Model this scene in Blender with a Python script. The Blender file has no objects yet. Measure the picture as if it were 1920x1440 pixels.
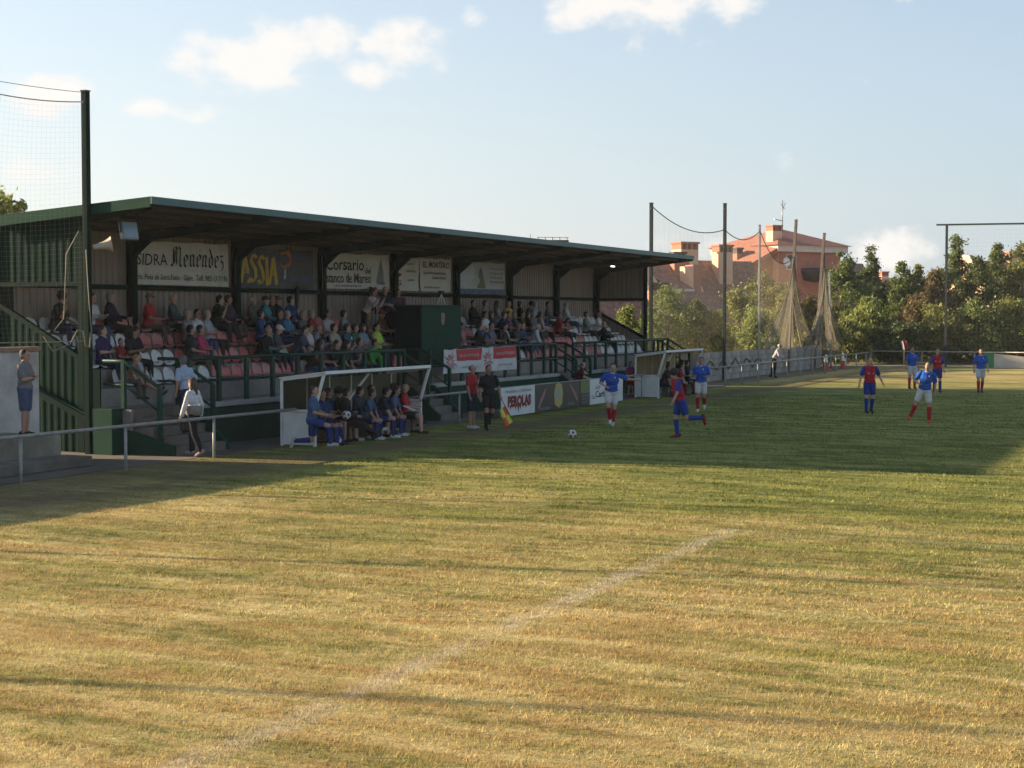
import bpy, bmesh, math, random
import numpy as np
from mathutils import Vector, Matrix
R = math.radians
SC = bpy.context.scene
COL = SC.collection

# ---------------------------------------------------------------- camera
# world frame: x runs along the grandstand (away from us), y towards its back wall, z up
CAM_H = 3.06
cam = bpy.data.cameras.new('camera'); cam_o = bpy.data.objects.new('camera', cam); COL.objects.link(cam_o)
cam.sensor_width = 36.0; cam.lens = 56.25; cam.clip_start = 0.1; cam.clip_end = 3000
HEAD = R(24.39); PITCH = math.atan(128 / 3000)
cam_o.location = (0, 0, CAM_H)
cam_o.rotation_euler = (R(90) - PITCH, 0, HEAD - R(90))
SC.camera = cam_o
SC.render.resolution_x = 1024; SC.render.resolution_y = 768
FWD = Vector((math.cos(HEAD), math.sin(HEAD))); RGT = Vector((math.sin(HEAD), -math.cos(HEAD)))

# ---------------------------------------------------------------- light and sky
SUN_TO = Vector((3.5, -16.45, -5.5))                     # direction the light travels
SUN_EL = math.atan2(5.5, math.hypot(3.5, 16.45))
SUN_AZ = math.atan2(-SUN_TO.y, -SUN_TO.x)                 # angle of the sun from +x
sun = bpy.data.lights.new('sun', 'SUN'); sun.energy = 5.0; sun.angle = R(0.65); sun.color = (1.0, 0.80, 0.56)
sun_o = bpy.data.objects.new('sun', sun); COL.objects.link(sun_o)
sun_o.rotation_euler = SUN_TO.to_track_quat('-Z', 'Y').to_euler()
sun_o.location = (0, 60, 60)

world = bpy.data.worlds.new('World'); SC.world = world; world.use_nodes = True
wn = world.node_tree.nodes; wl = world.node_tree.links; wn.clear()
def N(nodes, t, **kw):
    n = nodes.new(t)
    for k, v in kw.items(): setattr(n, k, v)
    return n
w_out = N(wn, 'ShaderNodeOutputWorld'); w_bg = N(wn, 'ShaderNodeBackground'); w_bg.inputs[1].default_value = 0.083
w_sky = N(wn, 'ShaderNodeTexSky', sky_type='NISHITA', sun_disc=False)
w_sky.sun_elevation = SUN_EL; w_sky.sun_rotation = R(90) - SUN_AZ
w_sky.altitude = 100; w_sky.air_density = 1.0; w_sky.dust_density = 0.6; w_sky.ozone_density = 1.0
def wmath(op, a, b=None, c=None, clamp=False):
    n = N(wn, 'ShaderNodeMath', operation=op); n.use_clamp = clamp
    for i, v in enumerate((a, b, c)):
        if v is None: continue
        if isinstance(v, (int, float)): n.inputs[i].default_value = v
        else: wl.new(v, n.inputs[i])
    return n.outputs[0]
w_tc = N(wn, 'ShaderNodeTexCoord'); w_sep = N(wn, 'ShaderNodeSeparateXYZ'); wl.new(w_tc.outputs['Generated'], w_sep.inputs[0])
w_az = wmath('ARCTAN2', w_sep.outputs[1], w_sep.outputs[0])
w_el = wmath('ARCSINE', w_sep.outputs[2])
w_noise = N(wn, 'ShaderNodeTexNoise'); w_noise.inputs['Scale'].default_value = 26; w_noise.inputs['Detail'].default_value = 7; w_noise.inputs['Roughness'].default_value = 0.58
w_map = N(wn, 'ShaderNodeMapping'); w_map.inputs['Scale'].default_value = (1, 1, 1.5)
wl.new(w_tc.outputs['Generated'], w_map.inputs[0]); wl.new(w_map.outputs[0], w_noise.inputs['Vector'])
w_big = N(wn, 'ShaderNodeTexNoise'); w_big.inputs['Scale'].default_value = 3.1; w_big.inputs['Detail'].default_value = 2
wl.new(w_tc.outputs['Generated'], w_big.inputs['Vector'])
acc = wmath('MULTIPLY', wmath('SUBTRACT', w_big.outputs[0], 0.76), 3.0)           # scattered small clouds all round the sky
acc = wmath('MINIMUM', acc, 0.55)
# the clouds that stand above the ground: (azimuth, elevation, half widths) in degrees, strength
for (u, v, ru, rv, s) in ((455, 132, 130, 62, 1.0), (530, 95, 95, 55, 1.0), (615, 80, 72, 46, .9), (750, 85, 95, 58, 1.0), (705, 140, 70, 34, .7),
                          (110, 190, 85, 42, .95), (60, 215, 70, 30, .8), (270, 215, 45, 20, .6), (1230, 5, 190, 55, .9), (1055, 32, 50, 36, .75), (1240, 55, 110, 40, .45),
                          (895, 38, 34, 24, .5), (735, 210, 55, 18, .45), (1690, 4, 70, 20, .55), (400, 222, 70, 18, .4),
                          (1680, 470, 80, 42, .62), (1330, 460, 120, 20, .3), (90, 330, 110, 35, .5)):
    az = HEAD - math.atan((u - 960) / 3000); el = math.atan((592 - v) / 3000)
    dx = wmath('DIVIDE', wmath('SUBTRACT', w_az, az), ru / 3000); dy = wmath('DIVIDE', wmath('SUBTRACT', w_el, el), rv / 3000)
    d2 = wmath('ADD', wmath('MULTIPLY', dx, dx), wmath('MULTIPLY', dy, dy))
    acc = wmath('MAXIMUM', acc, wmath('MULTIPLY', wmath('SUBTRACT', 1.25, d2), s))
dens = wmath('ADD', acc, wmath('MULTIPLY', wmath('SUBTRACT', w_noise.outputs[0], 0.5), 3.9))
w_ss = N(wn, 'ShaderNodeMapRange', interpolation_type='SMOOTHSTEP'); wl.new(dens, w_ss.inputs[0])
w_ss.inputs[1].default_value = 0.1; w_ss.inputs[2].default_value = 1.25; w_ss.inputs[3].default_value = 0; w_ss.inputs[4].default_value = 0.92
w_mix = N(wn, 'ShaderNodeMix', data_type='RGBA'); wl.new(w_ss.outputs[0], w_mix.inputs[0])
# thin haze towards the horizon, brighter on the sun's side
w_dot = wmath('ADD', wmath('MULTIPLY', w_sep.outputs[0], math.cos(SUN_AZ)), wmath('MULTIPLY', w_sep.outputs[1], math.sin(SUN_AZ)))
w_side = N(wn, 'ShaderNodeMapRange', interpolation_type='SMOOTHSTEP'); wl.new(w_dot, w_side.inputs[0]); w_side.inputs[1].default_value = -0.45; w_side.inputs[2].default_value = 0.75
w_hc = N(wn, 'ShaderNodeMix', data_type='RGBA'); wl.new(w_side.outputs[0], w_hc.inputs[0]); w_hc.inputs[6].default_value = (1.95, 2.42, 3.05, 1); w_hc.inputs[7].default_value = (4.0, 4.05, 4.1, 1)
w_hf = N(wn, 'ShaderNodeMapRange'); wl.new(w_el, w_hf.inputs[0]); w_hf.inputs[1].default_value = 0.0; w_hf.inputs[2].default_value = R(24); w_hf.inputs[3].default_value = 0.88; w_hf.inputs[4].default_value = 0.10
w_hz = N(wn, 'ShaderNodeMix', data_type='RGBA'); wl.new(w_hf.outputs[0], w_hz.inputs[0]); wl.new(w_sky.outputs[0], w_hz.inputs[6]); wl.new(w_hc.outputs[2], w_hz.inputs[7])
wl.new(w_hz.outputs[2], w_mix.inputs[6])
w_mix.inputs[7].default_value = (4.7, 4.5, 4.3, 1)
wl.new(w_mix.outputs[2], w_bg.inputs[0]); wl.new(w_bg.outputs[0], w_out.inputs[0])
SC.view_settings.view_transform = 'Standard'; SC.view_settings.look = 'None'
SC.view_settings.exposure = 1.40; SC.view_settings.gamma = 1.0; SC.view_settings.use_curve_mapping = False
SC.cycles.max_bounces = 6; SC.cycles.transparent_max_bounces = 24

rnd = random.Random(7)
# ---------------------------------------------------------------- helpers
def P(u, v, z=0.0):
    """ground (or height z) point seen in the photograph at pixel u, v of 1920 x 1440: used once to survey positions"""
    ct, st = math.cos(PITCH), math.sin(PITCH)
    a, b = (u - 960) / 3000, (720 - v) / 3000
    up = b * ct - st; f = ct + b * st
    d = (z - CAM_H) / up
    return Vector((FWD.x * f * d + RGT.x * a * d, FWD.y * f * d + RGT.y * a * d, z))
def XY(u, y):
    """x along the line y = const for photograph column u"""
    k = (u - 960) / 3000
    return y * (FWD.x + RGT.x * k) / (FWD.y + RGT.y * k)
def PD(u, d, z=0.0):
    k = (u - 960) / 3000 * d
    return Vector((FWD.x * d + RGT.x * k, FWD.y * d + RGT.y * k, z))
def ZV(v, x, y):
    """height of a point at x, y seen in photograph row v"""
    return CAM_H + (592 - v) / 3000 * (x * FWD.x + y * FWD.y)

def tag(o, label=None, cat=None, group=None, kind=None):
    if label: o['label'] = label
    if cat: o['category'] = cat
    if group: o['group'] = group
    if kind: o['kind'] = kind
    return o
def thing(name, label, cat, loc=(0, 0, 0), rotz=0.0, group=None):
    o = bpy.data.objects.new(name, None); COL.objects.link(o); o.empty_display_size = 0.2
    o.location = loc; o.rotation_euler = (0, 0, rotz)
    return tag(o, label, cat, group)
def link(name, me, mat=None, parent=None, loc=(0, 0, 0), rot=(0, 0, 0)):
    o = bpy.data.objects.new(name, me); COL.objects.link(o)
    if mat is not None:
        if len(me.materials) == 0: me.materials.append(mat)
        elif me.materials[0] != mat:
            o.material_slots[0].link = 'OBJECT'; o.material_slots[0].material = mat
    if parent is not None: o.parent = parent
    o.location = loc; o.rotation_euler = rot
    return o
class MB:
    def __init__(s): s.v = []; s.f = []; s.sm = []
    def add(s, vs, fs, smooth=False):
        b = len(s.v); s.v.extend([tuple(p) for p in vs]); s.f.extend([tuple(i + b for i in f) for f in fs]); s.sm.extend([smooth] * len(fs)); return s
    def box(s, x0, x1, y0, y1, z0, z1):
        v = [(x, y, z) for z in (z0, z1) for y in (y0, y1) for x in (x0, x1)]
        return s.add(v, [(0, 2, 3, 1), (4, 5, 7, 6), (0, 1, 5, 4), (2, 6, 7, 3), (0, 4, 6, 2), (1, 3, 7, 5)])
    def prism(s, poly, axis, a0, a1):
        """polygon in the plane across an axis, swept from a0 to a1"""
        n = len(poly)
        def pt(p, a): return {'x': (a, p[0], p[1]), 'y': (p[0], a, p[1]), 'z': (p[0], p[1], a)}[axis]
        v = [pt(p, a0) for p in poly] + [pt(p, a1) for p in poly]
        f = [tuple(range(n - 1, -1, -1)), tuple(range(n, 2 * n))] + [(i, (i + 1) % n, n + (i + 1) % n, n + i) for i in range(n)]
        return s.add(v, f)
    def bar(s, p, q, w, h=None):
        h = h or w; p, q = Vector(p), Vector(q); d = (q - p).normalized()
        up = Vector((0, 0, 1)) if abs(d.z) < 0.95 else Vector((0, 1, 0))
        a = d.cross(up).normalized() * (w / 2); b = a.cross(d).normalized() * (h / 2)
        v = [p - a - b, p + a - b, p + a + b, p - a + b, q - a - b, q + a - b, q + a + b, q - a + b]
        return s.add(v, [(0, 3, 2, 1), (4, 5, 6, 7), (0, 1, 5, 4), (1, 2, 6, 5), (2, 3, 7, 6), (3, 0, 4, 7)])
    def tube(s, pts, r, n=8, cap=True):
        pts = [Vector(p) for p in pts]; m = len(pts); rs = r if isinstance(r, (list, tuple)) else [r] * m
        vs = []; ref = None
        for i, p in enumerate(pts):
            d = (pts[min(i + 1, m - 1)] - pts[max(i - 1, 0)]).normalized()
            if ref is None: ref = Vector((0, 0, 1)) if abs(d.z) < 0.9 else Vector((1, 0, 0))
            a = d.cross(ref).normalized(); b = d.cross(a).normalized(); ref = b.cross(d) * -1 if False else ref
            for k in range(n):
                t = 2 * math.pi * k / n; vs.append(p + (a * math.cos(t) + b * math.sin(t)) * rs[i])
        fs = [(i * n + k, i * n + (k + 1) % n, (i + 1) * n + (k + 1) % n, (i + 1) * n + k) for i in range(m - 1) for k in range(n)]
        s.add(vs, fs, True)
        if cap:
            b = len(s.v) - m * n
            s.f += [tuple(b + k for k in range(n - 1, -1, -1)), tuple(b + (m - 1) * n + k for k in range(n))]; s.sm += [False, False]
        return s
    def lathe(s, prof, n=16, c=(0, 0, 0), M=None):
        vs = []
        for (r, z) in prof:
            for k in range(n):
                t = 2 * math.pi * k / n; p = Vector((r * math.cos(t), r * math.sin(t), z))
                if M is not None: p = M @ p
                vs.append(p + Vector(c))
        m = len(prof)
        return s.add(vs, [(i * n + k, i * n + (k + 1) % n, (i + 1) * n + (k + 1) % n, (i + 1) * n + k) for i in range(m - 1) for k in range(n)], True)
    def grid(s, fn, nu, nv, smooth=True):
        vs = [fn(i / nu, j / nv) for j in range(nv + 1) for i in range(nu + 1)]
        return s.add(vs, [(j * (nu + 1) + i, j * (nu + 1) + i + 1, (j + 1) * (nu + 1) + i + 1, (j + 1) * (nu + 1) + i) for j in range(nv) for i in range(nu)], smooth)
    def mesh(s, name, org=(0, 0, 0)):
        me = bpy.data.meshes.new(name); o = Vector(org)
        me.from_pydata([tuple(Vector(p) - o) for p in s.v], [], s.f); me.update()
        if any(s.sm): me.polygons.foreach_set('use_smooth', s.sm)
        return me
    def build(s, name, mat, parent=None, bevel=0.0):
        """one mesh object; coordinates are the world's, the parent's place is taken off"""
        org = parent.get('_o', (0, 0, 0)) if parent is not None else (0, 0, 0)
        o = link(name, s.mesh(name, org), mat, parent)
        if bevel:
            m = o.modifiers.new('bevel', 'BEVEL'); m.width = bevel; m.segments = 2; m.limit_method = 'ANGLE'; m.angle_limit = R(40)
        return o
def root(name, label, cat, loc, group=None):
    """an Empty at the base of a thing whose parts are given in world coordinates"""
    o = thing(name, label, cat, loc, 0, group); o['_o'] = tuple(loc); return o
def sub(o, parent):
    o.parent = parent; o.location = Vector(o.location) - Vector(parent.location); return o
def mesh_np(name, verts, faces):
    """numpy vertices (n,3) and faces (m,k)"""
    me = bpy.data.meshes.new(name); verts = np.asarray(verts, np.float32); faces = np.asarray(faces, np.int32); k = faces.shape[1]
    me.vertices.add(len(verts)); me.vertices.foreach_set('co', verts.ravel())
    me.loops.add(faces.size); me.loops.foreach_set('vertex_index', faces.ravel())
    me.polygons.add(len(faces)); me.polygons.foreach_set('loop_start', np.arange(0, faces.size, k, dtype=np.int32))
    me.update(calc_edges=True); return me

# ---------------------------------------------------------------- materials
MATS = {}
def new_mat(name):
    m = bpy.data.materials.new(name); m.use_nodes = True; nt = m.node_tree; nt.nodes.clear()
    out = N(nt.nodes, 'ShaderNodeOutputMaterial'); b = N(nt.nodes, 'ShaderNodeBsdfPrincipled'); nt.links.new(b.outputs[0], out.inputs[0])
    return m, nt, b, out
def mat(name, c, rough=0.6, var=0.18, scale=6.0, bump=0.0, c2=None, metal=0.0, stretch=(1, 1, 1), dirt=0.0, bscale=None, spec=0.4, emit=None):
    """procedural paint / stone / cloth: two octaves of colour variation, optional dirt patches and relief"""
    if name in MATS: return MATS[name]
    m, nt, b, out = new_mat(name); n = nt.nodes; l = nt.links
    tc = N(n, 'ShaderNodeTexCoord'); mp = N(n, 'ShaderNodeMapping'); mp.inputs['Scale'].default_value = stretch; l.new(tc.outputs['Object'], mp.inputs[0])
    nz = N(n, 'ShaderNodeTexNoise'); nz.inputs['Scale'].default_value = scale; nz.inputs['Detail'].default_value = 6; nz.inputs['Roughness'].default_value = 0.65; l.new(mp.outputs[0], nz.inputs['Vector'])
    rp = N(n, 'ShaderNodeValToRGB'); l.new(nz.outputs[0], rp.inputs[0])
    lo = [max(0, x * (1 - var)) for x in c]; hi = [min(1, x * (1 + var)) for x in (c2 or c)]
    if c2: lo = [x * (1 - var) for x in c]
    rp.color_ramp.elements[0].position = 0.3; rp.color_ramp.elements[1].position = 0.7
    rp.color_ramp.elements[0].color = (*lo, 1); rp.color_ramp.elements[1].color = (*hi, 1)
    col = rp.outputs[0]
    if dirt:
        n2 = N(n, 'ShaderNodeTexNoise'); n2.inputs['Scale'].default_value = scale * 0.28; n2.inputs['Detail'].default_value = 8; n2.inputs['Roughness'].default_value = 0.7; l.new(mp.outputs[0], n2.inputs['Vector'])
        r2 = N(n, 'ShaderNodeMapRange'); r2.inputs[1].default_value = 0.45; r2.inputs[2].default_value = 0.72; r2.inputs[3].default_value = 0; r2.inputs[4].default_value = dirt; l.new(n2.outputs[0], r2.inputs[0])
        mx = N(n, 'ShaderNodeMix', data_type='RGBA'); l.new(r2.outputs[0], mx.inputs[0]); l.new(col, mx.inputs[6]); mx.inputs[7].default_value = (0.055, 0.045, 0.03, 1); col = mx.outputs[2]
    l.new(col, b.inputs['Base Color']); b.inputs['Metallic'].default_value = metal; b.inputs['Specular IOR Level'].default_value = spec
    rr = N(n, 'ShaderNodeMapRange'); rr.inputs[3].default_value = max(0.05, rough - 0.12); rr.inputs[4].default_value = min(1, rough + 0.12); l.new(nz.outputs[0], rr.inputs[0]); l.new(rr.outputs[0], b.inputs['Roughness'])
    if bump:
        nb = N(n, 'ShaderNodeTexNoise'); nb.inputs['Scale'].default_value = bscale or scale * 6; nb.inputs['Detail'].default_value = 5; l.new(mp.outputs[0], nb.inputs['Vector'])
        bp = N(n, 'ShaderNodeBump'); bp.inputs['Strength'].default_value = bump; bp.inputs['Distance'].default_value = 0.02; l.new(nb.outputs[0], bp.inputs['Height']); l.new(bp.outputs[0], b.inputs['Normal'])
    if emit:
        b.inputs['Emission Color'].default_value = (*emit[:3], 1); b.inputs['Emission Strength'].default_value = emit[3]
    MATS[name] = m; return m
def cloth(c):
    """fabric of one colour, shared by everything of that colour"""
    k = 'cloth_%.3f_%.3f_%.3f' % tuple(c)
    return mat(k, c, 0.85, 0.22, 9, 1.0, bscale=11, spec=0.15)
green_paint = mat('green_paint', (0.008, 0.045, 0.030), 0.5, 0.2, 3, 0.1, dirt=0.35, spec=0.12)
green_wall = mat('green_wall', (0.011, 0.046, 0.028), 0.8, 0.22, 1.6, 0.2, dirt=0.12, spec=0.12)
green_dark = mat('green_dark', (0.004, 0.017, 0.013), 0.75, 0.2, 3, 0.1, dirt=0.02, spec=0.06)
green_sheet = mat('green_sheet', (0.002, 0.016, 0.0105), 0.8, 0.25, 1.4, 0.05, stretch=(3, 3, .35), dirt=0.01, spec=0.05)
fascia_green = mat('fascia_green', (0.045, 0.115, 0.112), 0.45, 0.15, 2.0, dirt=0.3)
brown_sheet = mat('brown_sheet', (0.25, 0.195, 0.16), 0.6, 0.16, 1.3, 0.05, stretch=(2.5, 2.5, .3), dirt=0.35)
roof_sheet = mat('roof_sheet', (0.095, 0.078, 0.072), 0.65, 0.2, 1.2, 0.05, stretch=(2.5, .3, 1), dirt=0.4)
concrete = mat('concrete', (0.26, 0.225, 0.19), 0.9, 0.22, 2.2, 0.35, dirt=0.55)
concrete_dark = mat('concrete_dark', (0.15, 0.125, 0.10), 0.92, 0.3, 2.0, 0.45, dirt=0.7)
ledge_grey = mat('ledge_grey', (0.34, 0.32, 0.28), 0.85, 0.15, 3, 0.25, dirt=0.4)
galv = mat('galvanised', (0.30, 0.29, 0.26), 0.55, 0.25, 8, 0.1, metal=0.3, dirt=0.35)
white_paint = mat('white_paint', (0.72, 0.70, 0.66), 0.5, 0.08, 4, 0.05, dirt=0.18)
white_wall_m = mat('white_wall_paint', (0.50, 0.46, 0.42), 0.9, 0.2, 1.8, 0.3, dirt=0.6)
pole_dark = mat('pole_dark', (0.035, 0.045, 0.043), 0.6, 0.25, 4, dirt=0.2, spec=0.12)
rope_m = mat('rope', (0.30, 0.26, 0.19), 0.9, 0.2, 20)
black_rub = mat('black_rubber', (0.015, 0.015, 0.016), 0.6, 0.2, 10)
grey_metal = mat('grey_metal', (0.25, 0.26, 0.27), 0.4, 0.15, 10, metal=0.5)
# ================================================================ the grandstand
SX0, SX1 = 28.5, 65.65           # near and far end walls
YF, YB = 22.0, 25.8              # front wall and back wall
BAY = (SX1 - SX0) / 8
TREAD = [1.42 + 0.4 * k for k in range(4)]
ROWY = [23.0 + 0.7 * k for k in range(4)]
stand = root('grandstand', 'long dark green football grandstand with sloping metal roof and four seat tiers', 'grandstand', (SX0, YF, 0))
# understructure: walkway slab, tiers, front wall, ledge
STAIRS = [(28.5, 30.6), (41.2, 42.7), (52.6, 54.1), (64.2, 65.6)]
MB().box(SX0 + .02, SX1 - .02, YF + 1.0, YB - .05, 0.0, 1.0).build('tier_base', concrete_dark, stand)
MB().box(SX0 + .02, SX1 - .02, YF + .12, YF + 0.998, 0.0, 0.995).build('walkway', concrete, stand)
for k in range(4):
    MB().box(SX0 + .05, SX1 - .05, ROWY[k], YB - .06, 1.0 + .4 * k + .001, TREAD[k]).build('tier', concrete, stand, bevel=.015)
segs = []; x = SX0
for a, b in STAIRS:
    if a > x + .05: segs.append((x, a))
    x = b
for a, b in segs:
    MB().box(a + .01, b - .01, YF, YF + .12, 0, .9).build('front_wall', green_wall, stand)
    MB().box(a, b, YF - .05, YF + .30, .9, 1.02).build('ledge', ledge_grey, stand, bevel=.015)
for si, (a, b) in enumerate(STAIRS):
    st = MB().box(a + .1, b - .1, YF + .115, YF + .6, 0, .999).build('stair', concrete_dark, stand)
    for i in range(4):
        o = MB().box(a + .09, b - .09, YF - 1.0 + i * .28, YF + .110, .2 * i, .2 * (i + 1)).build('step', concrete_dark, None, bevel=.012)
        o.parent = st; o.location = -Vector(stand['_o'])
    for xs in (a, b - .09):
        o = MB().prism([(YF - 1.02, 0), (YF + .6, 0), (YF + .6, .98), (YF - .1, .98), (YF - 1.02, .18)] if xs != SX0 else
                       [(YF - 1.02, 0), (YF + .9, 0), (YF + .9, .99), (YF + .45, .99), (YF + .45, .62), (YF - 1.02, .22)], 'x', xs, xs + .09).build('stair_side', green_wall, None)
        o.parent = st; o.location = -Vector(stand['_o'])
# green pillar at the near corner
MB().box(SX0 - .35, SX0 + .02, YF + .35, YF + .9, 0, 1.02).build('pillar', green_wall, stand, bevel=.01)
# railing: posts, top and middle rails
def railing(x0, x1, y=YF + .1, n=None):
    r = MB().tube([(x0, y, 2.06), (x1, y, 2.06)], .040, 8).build('railing', green_paint, stand)
    o = MB().tube([(x0, y, 1.54), (x1, y, 1.54)], .034, 8).build('rail', green_paint, None); o.parent = r; o.location = -Vector(stand['_o'])
    n = n or max(1, round((x1 - x0) / 1.14))
    for i in range(n + 1):
        xx = x0 + (x1 - x0) * i / n
        o = MB().box(xx - .06, xx + .06, y - .04, y + .04, 1.02, 2.04).build('post', green_paint, None); o.parent = r; o.location = -Vector(stand['_o'])
    return r
for a, b in segs: railing(a + .06, b - .06)
def stair_rail(x, y0=YF + .35, y1=YF - .62, dz=.56):
    pts = [(x, y0 + .55, 2.06), (x, y0, 2.06), (x, y1, 1.48)]
    r = MB().tube(pts, .042, 8).build('stair_railing', green_paint, stand)
    for m in (MB().tube([(p[0], p[1], p[2] - .52) for p in pts], .028, 8), MB().box(x - .045, x + .045, y1 - .045, y1 + .045, .2, 1.49), MB().box(x - .045, x + .045, y0 - .045, y0 + .045, .98, 2.05)):
        o = m.build('rail', green_paint, None); o.parent = r; o.location = -Vector(stand['_o'])
for i, (a, b) in enumerate(STAIRS):
    stair_rail(a + .06); stair_rail(b - .06)
# columns with knee brackets and tapering roof beams
def roof_z(y): return 5.5 - (y - 21.4) * (.36 / 4.5)      # underside of the roof sheets
for i in range(9):
    x = SX0 + BAY * i
    if i == 0: x += .1
    if i == 8: x -= .1
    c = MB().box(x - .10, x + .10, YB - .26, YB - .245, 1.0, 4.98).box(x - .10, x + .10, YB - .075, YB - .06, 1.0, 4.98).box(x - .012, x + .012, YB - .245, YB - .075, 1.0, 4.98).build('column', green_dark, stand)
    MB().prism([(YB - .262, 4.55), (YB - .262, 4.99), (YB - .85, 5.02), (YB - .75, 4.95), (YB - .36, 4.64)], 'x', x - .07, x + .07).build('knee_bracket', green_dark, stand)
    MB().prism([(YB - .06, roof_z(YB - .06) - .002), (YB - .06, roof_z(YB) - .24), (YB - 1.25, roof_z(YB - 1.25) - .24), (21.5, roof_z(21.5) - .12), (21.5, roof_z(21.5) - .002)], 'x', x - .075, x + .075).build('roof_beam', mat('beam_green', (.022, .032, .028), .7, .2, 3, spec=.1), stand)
purlin_m = mat('purlin_brown', (.07, .056, .052), .7, .15, 2)
for y in (21.9, 22.75, 23.6, 24.45, 25.3):
    for i in range(8):
        MB().box(SX0 + BAY * i + .19, SX0 + BAY * (i + 1) - .19, y - .03, y + .03, roof_z(y) - .075, roof_z(y) - .012).build('purlin', purlin_m, stand)
# corrugated sheets
def corrugated(w, h, pitch, depth):
    m = MB(); n = int(round(w / pitch)); prof = []
    for i in range(n):
        a = i * pitch
        prof += [(a, 0), (a + pitch * .38, 0), (a + pitch * .5, -depth), (a + pitch * .88, -depth)]
    prof.append((n * pitch, 0))
    k = len(prof)
    return m.add([(p[0], p[1], 0) for p in prof] + [(p[0], p[1], h) for p in prof], [(i, i + 1, k + i + 1, k + i) for i in range(k - 1)])
sw = BAY / 4
wall_me = corrugated(sw, 4.06, sw / 5, .035).mesh('wall_sheet')
for i in range(32):
    link('wall_sheet', wall_me, brown_sheet, stand, Vector((SX0 + sw * i, YB - (i % 2) * .004, 1.12)) - Vector(stand['_o']))
MB().box(SX0, SX1, YB + .02, YB + .14, 0, roof_z(YB) + .02).build('back_wall', concrete_dark, stand)
for i in range(8):
    a, b = SX0 + BAY * i + .12, SX0 + BAY * (i + 1) - .12
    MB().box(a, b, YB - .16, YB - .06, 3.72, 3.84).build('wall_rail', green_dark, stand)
# roof: ribbed panels (seen from below), fascias
def roof_panel(x0, x1):
    m = corrugated(x1 - x0, 4.62, (x1 - x0) / 20, .03); vs = []
    for (x, d, t) in m.v:
        y = 21.36 + t; vs.append((x0 + x, y, roof_z(y) + .055 + d))
    mm = MB(); mm.add(vs, m.f); mm.add([(a, b, c + .012) for a, b, c in vs], [tuple(reversed(f)) for f in m.f])
    return mm
for i in range(9):
    a, b = SX0 - .22 + (SX1 - SX0 + .44) / 9 * i, SX0 - .22 + (SX1 - SX0 + .44) / 9 * (i + 1)
    roof_panel(a, b).build('roof_sheet', roof_sheet, stand)
rx0, rx1 = SX0 - .25, SX1 + .25
n = 6
for i in range(n):
    a, b = rx0 + (rx1 - rx0) * i / n, rx0 + (rx1 - rx0) * (i + 1) / n - .006
    MB().box(a, b, 21.30, 21.345, 5.46, 5.625).build('front_fascia', fascia_green, stand, bevel=.006)
for x, nm in ((rx0, 0), (rx1 - .04, 1)):
    MB().prism([(21.35, 5.40), (21.35, 5.625), (26.0, 5.30), (26.0, 5.05)], 'x', x, x + .04).build('end_fascia', green_wall, stand)
# end walls: ribbed sheet above the opening, sloping parapet below
def end_wall(x, s, mt):
    pitch = .20; yy = 23.42
    w = root('end_wall', None, None, (x, yy, 0)); del w['_o']; w.parent = stand; w.location = Vector((x, yy, 0)) - Vector(stand['_o']); w['_o'] = (x, yy, 0)
    def sheet(zlo, zhi, name):
        m = MB(); ys = []; y = yy
        while y < YB - .02:
            y2 = min(y + pitch, YB - .01); dd = [(y, 0), (y + (y2 - y) * .35, 0), (y + (y2 - y) * .55, s * .012), (y + (y2 - y) * .80, s * .012)]
            ys += dd; y = y2
        ys.append((YB - .01, 0))
        m.add([(x + d, a, zlo(a)) for a, d in ys] + [(x + d, a, zhi(a)) for a, d in ys], [(i, i + 1, len(ys) + i + 1, len(ys) + i) for i in range(len(ys) - 1)])
        return m.build(name, mt, w)
    par = lambda a: 2.05 + (a - yy) * .52
    sheet(lambda a: 3.80, lambda a: roof_z(a) + .02, 'upper_sheet')
    sheet(lambda a: 0.0, lambda a: par(a), 'lower_sheet')
    MB().box(x - .05, x + .05, yy, YB, 3.72, 3.82).build('lintel', green_dark, w)
    MB().prism([(yy, par(yy) - .02), (YB, par(YB) - .02), (YB, par(YB) + .10), (yy, par(yy) + .10)], 'x', x - .06, x + .06).build('sloping_rail', green_dark, w)
    MB().box(x - .07, x + .07, yy - .07, yy + .07, 0.0, roof_z(yy) - .01).build('end_post', green_dark, w)
    MB().box(x - .06, x + .06, YB - .05, YB + .05, 0.0, 5.1).build('end_post', green_dark, w)
    return w
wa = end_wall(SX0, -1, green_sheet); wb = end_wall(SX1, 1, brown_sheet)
MB().prism([(22.5, .55), (26.0, 2.0), (26.0, 1.86), (22.5, .41)], 'x', SX0 - .20, SX0 - .05).build('slab_edge', green_dark, stand)
MB().box(SX0 - .045, SX0 + .0, YF + .92, 23.4, 0, 1.85).build('end_panel', green_sheet, stand)
glass = new_mat('clear_pane')[0]; _b = glass.node_tree.nodes['Principled BSDF']; _b.inputs['Base Color'].default_value = (.9, .88, .85, 1); _b.inputs['Transmission Weight'].default_value = 1; _b.inputs['Roughness'].default_value = .08; _b.inputs['IOR'].default_value = 1.02
MB().prism([(23.6, 2.30), (25.7, 3.32), (25.7, 3.70), (23.6, 3.70)], 'x', SX1 - .01, SX1 + .002).build('pane', glass, wb)
fr = MB()
for p, q in (((23.55, 3.70), (25.72, 3.70)), ((23.55, 2.3), (23.55, 3.7)), ((25.72, 3.35), (25.72, 3.7))):
    fr.bar((SX1 - .02, *p), (SX1 - .02, *q), .05, .05)
fr.build('pane_frame', galv, wb)

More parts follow.
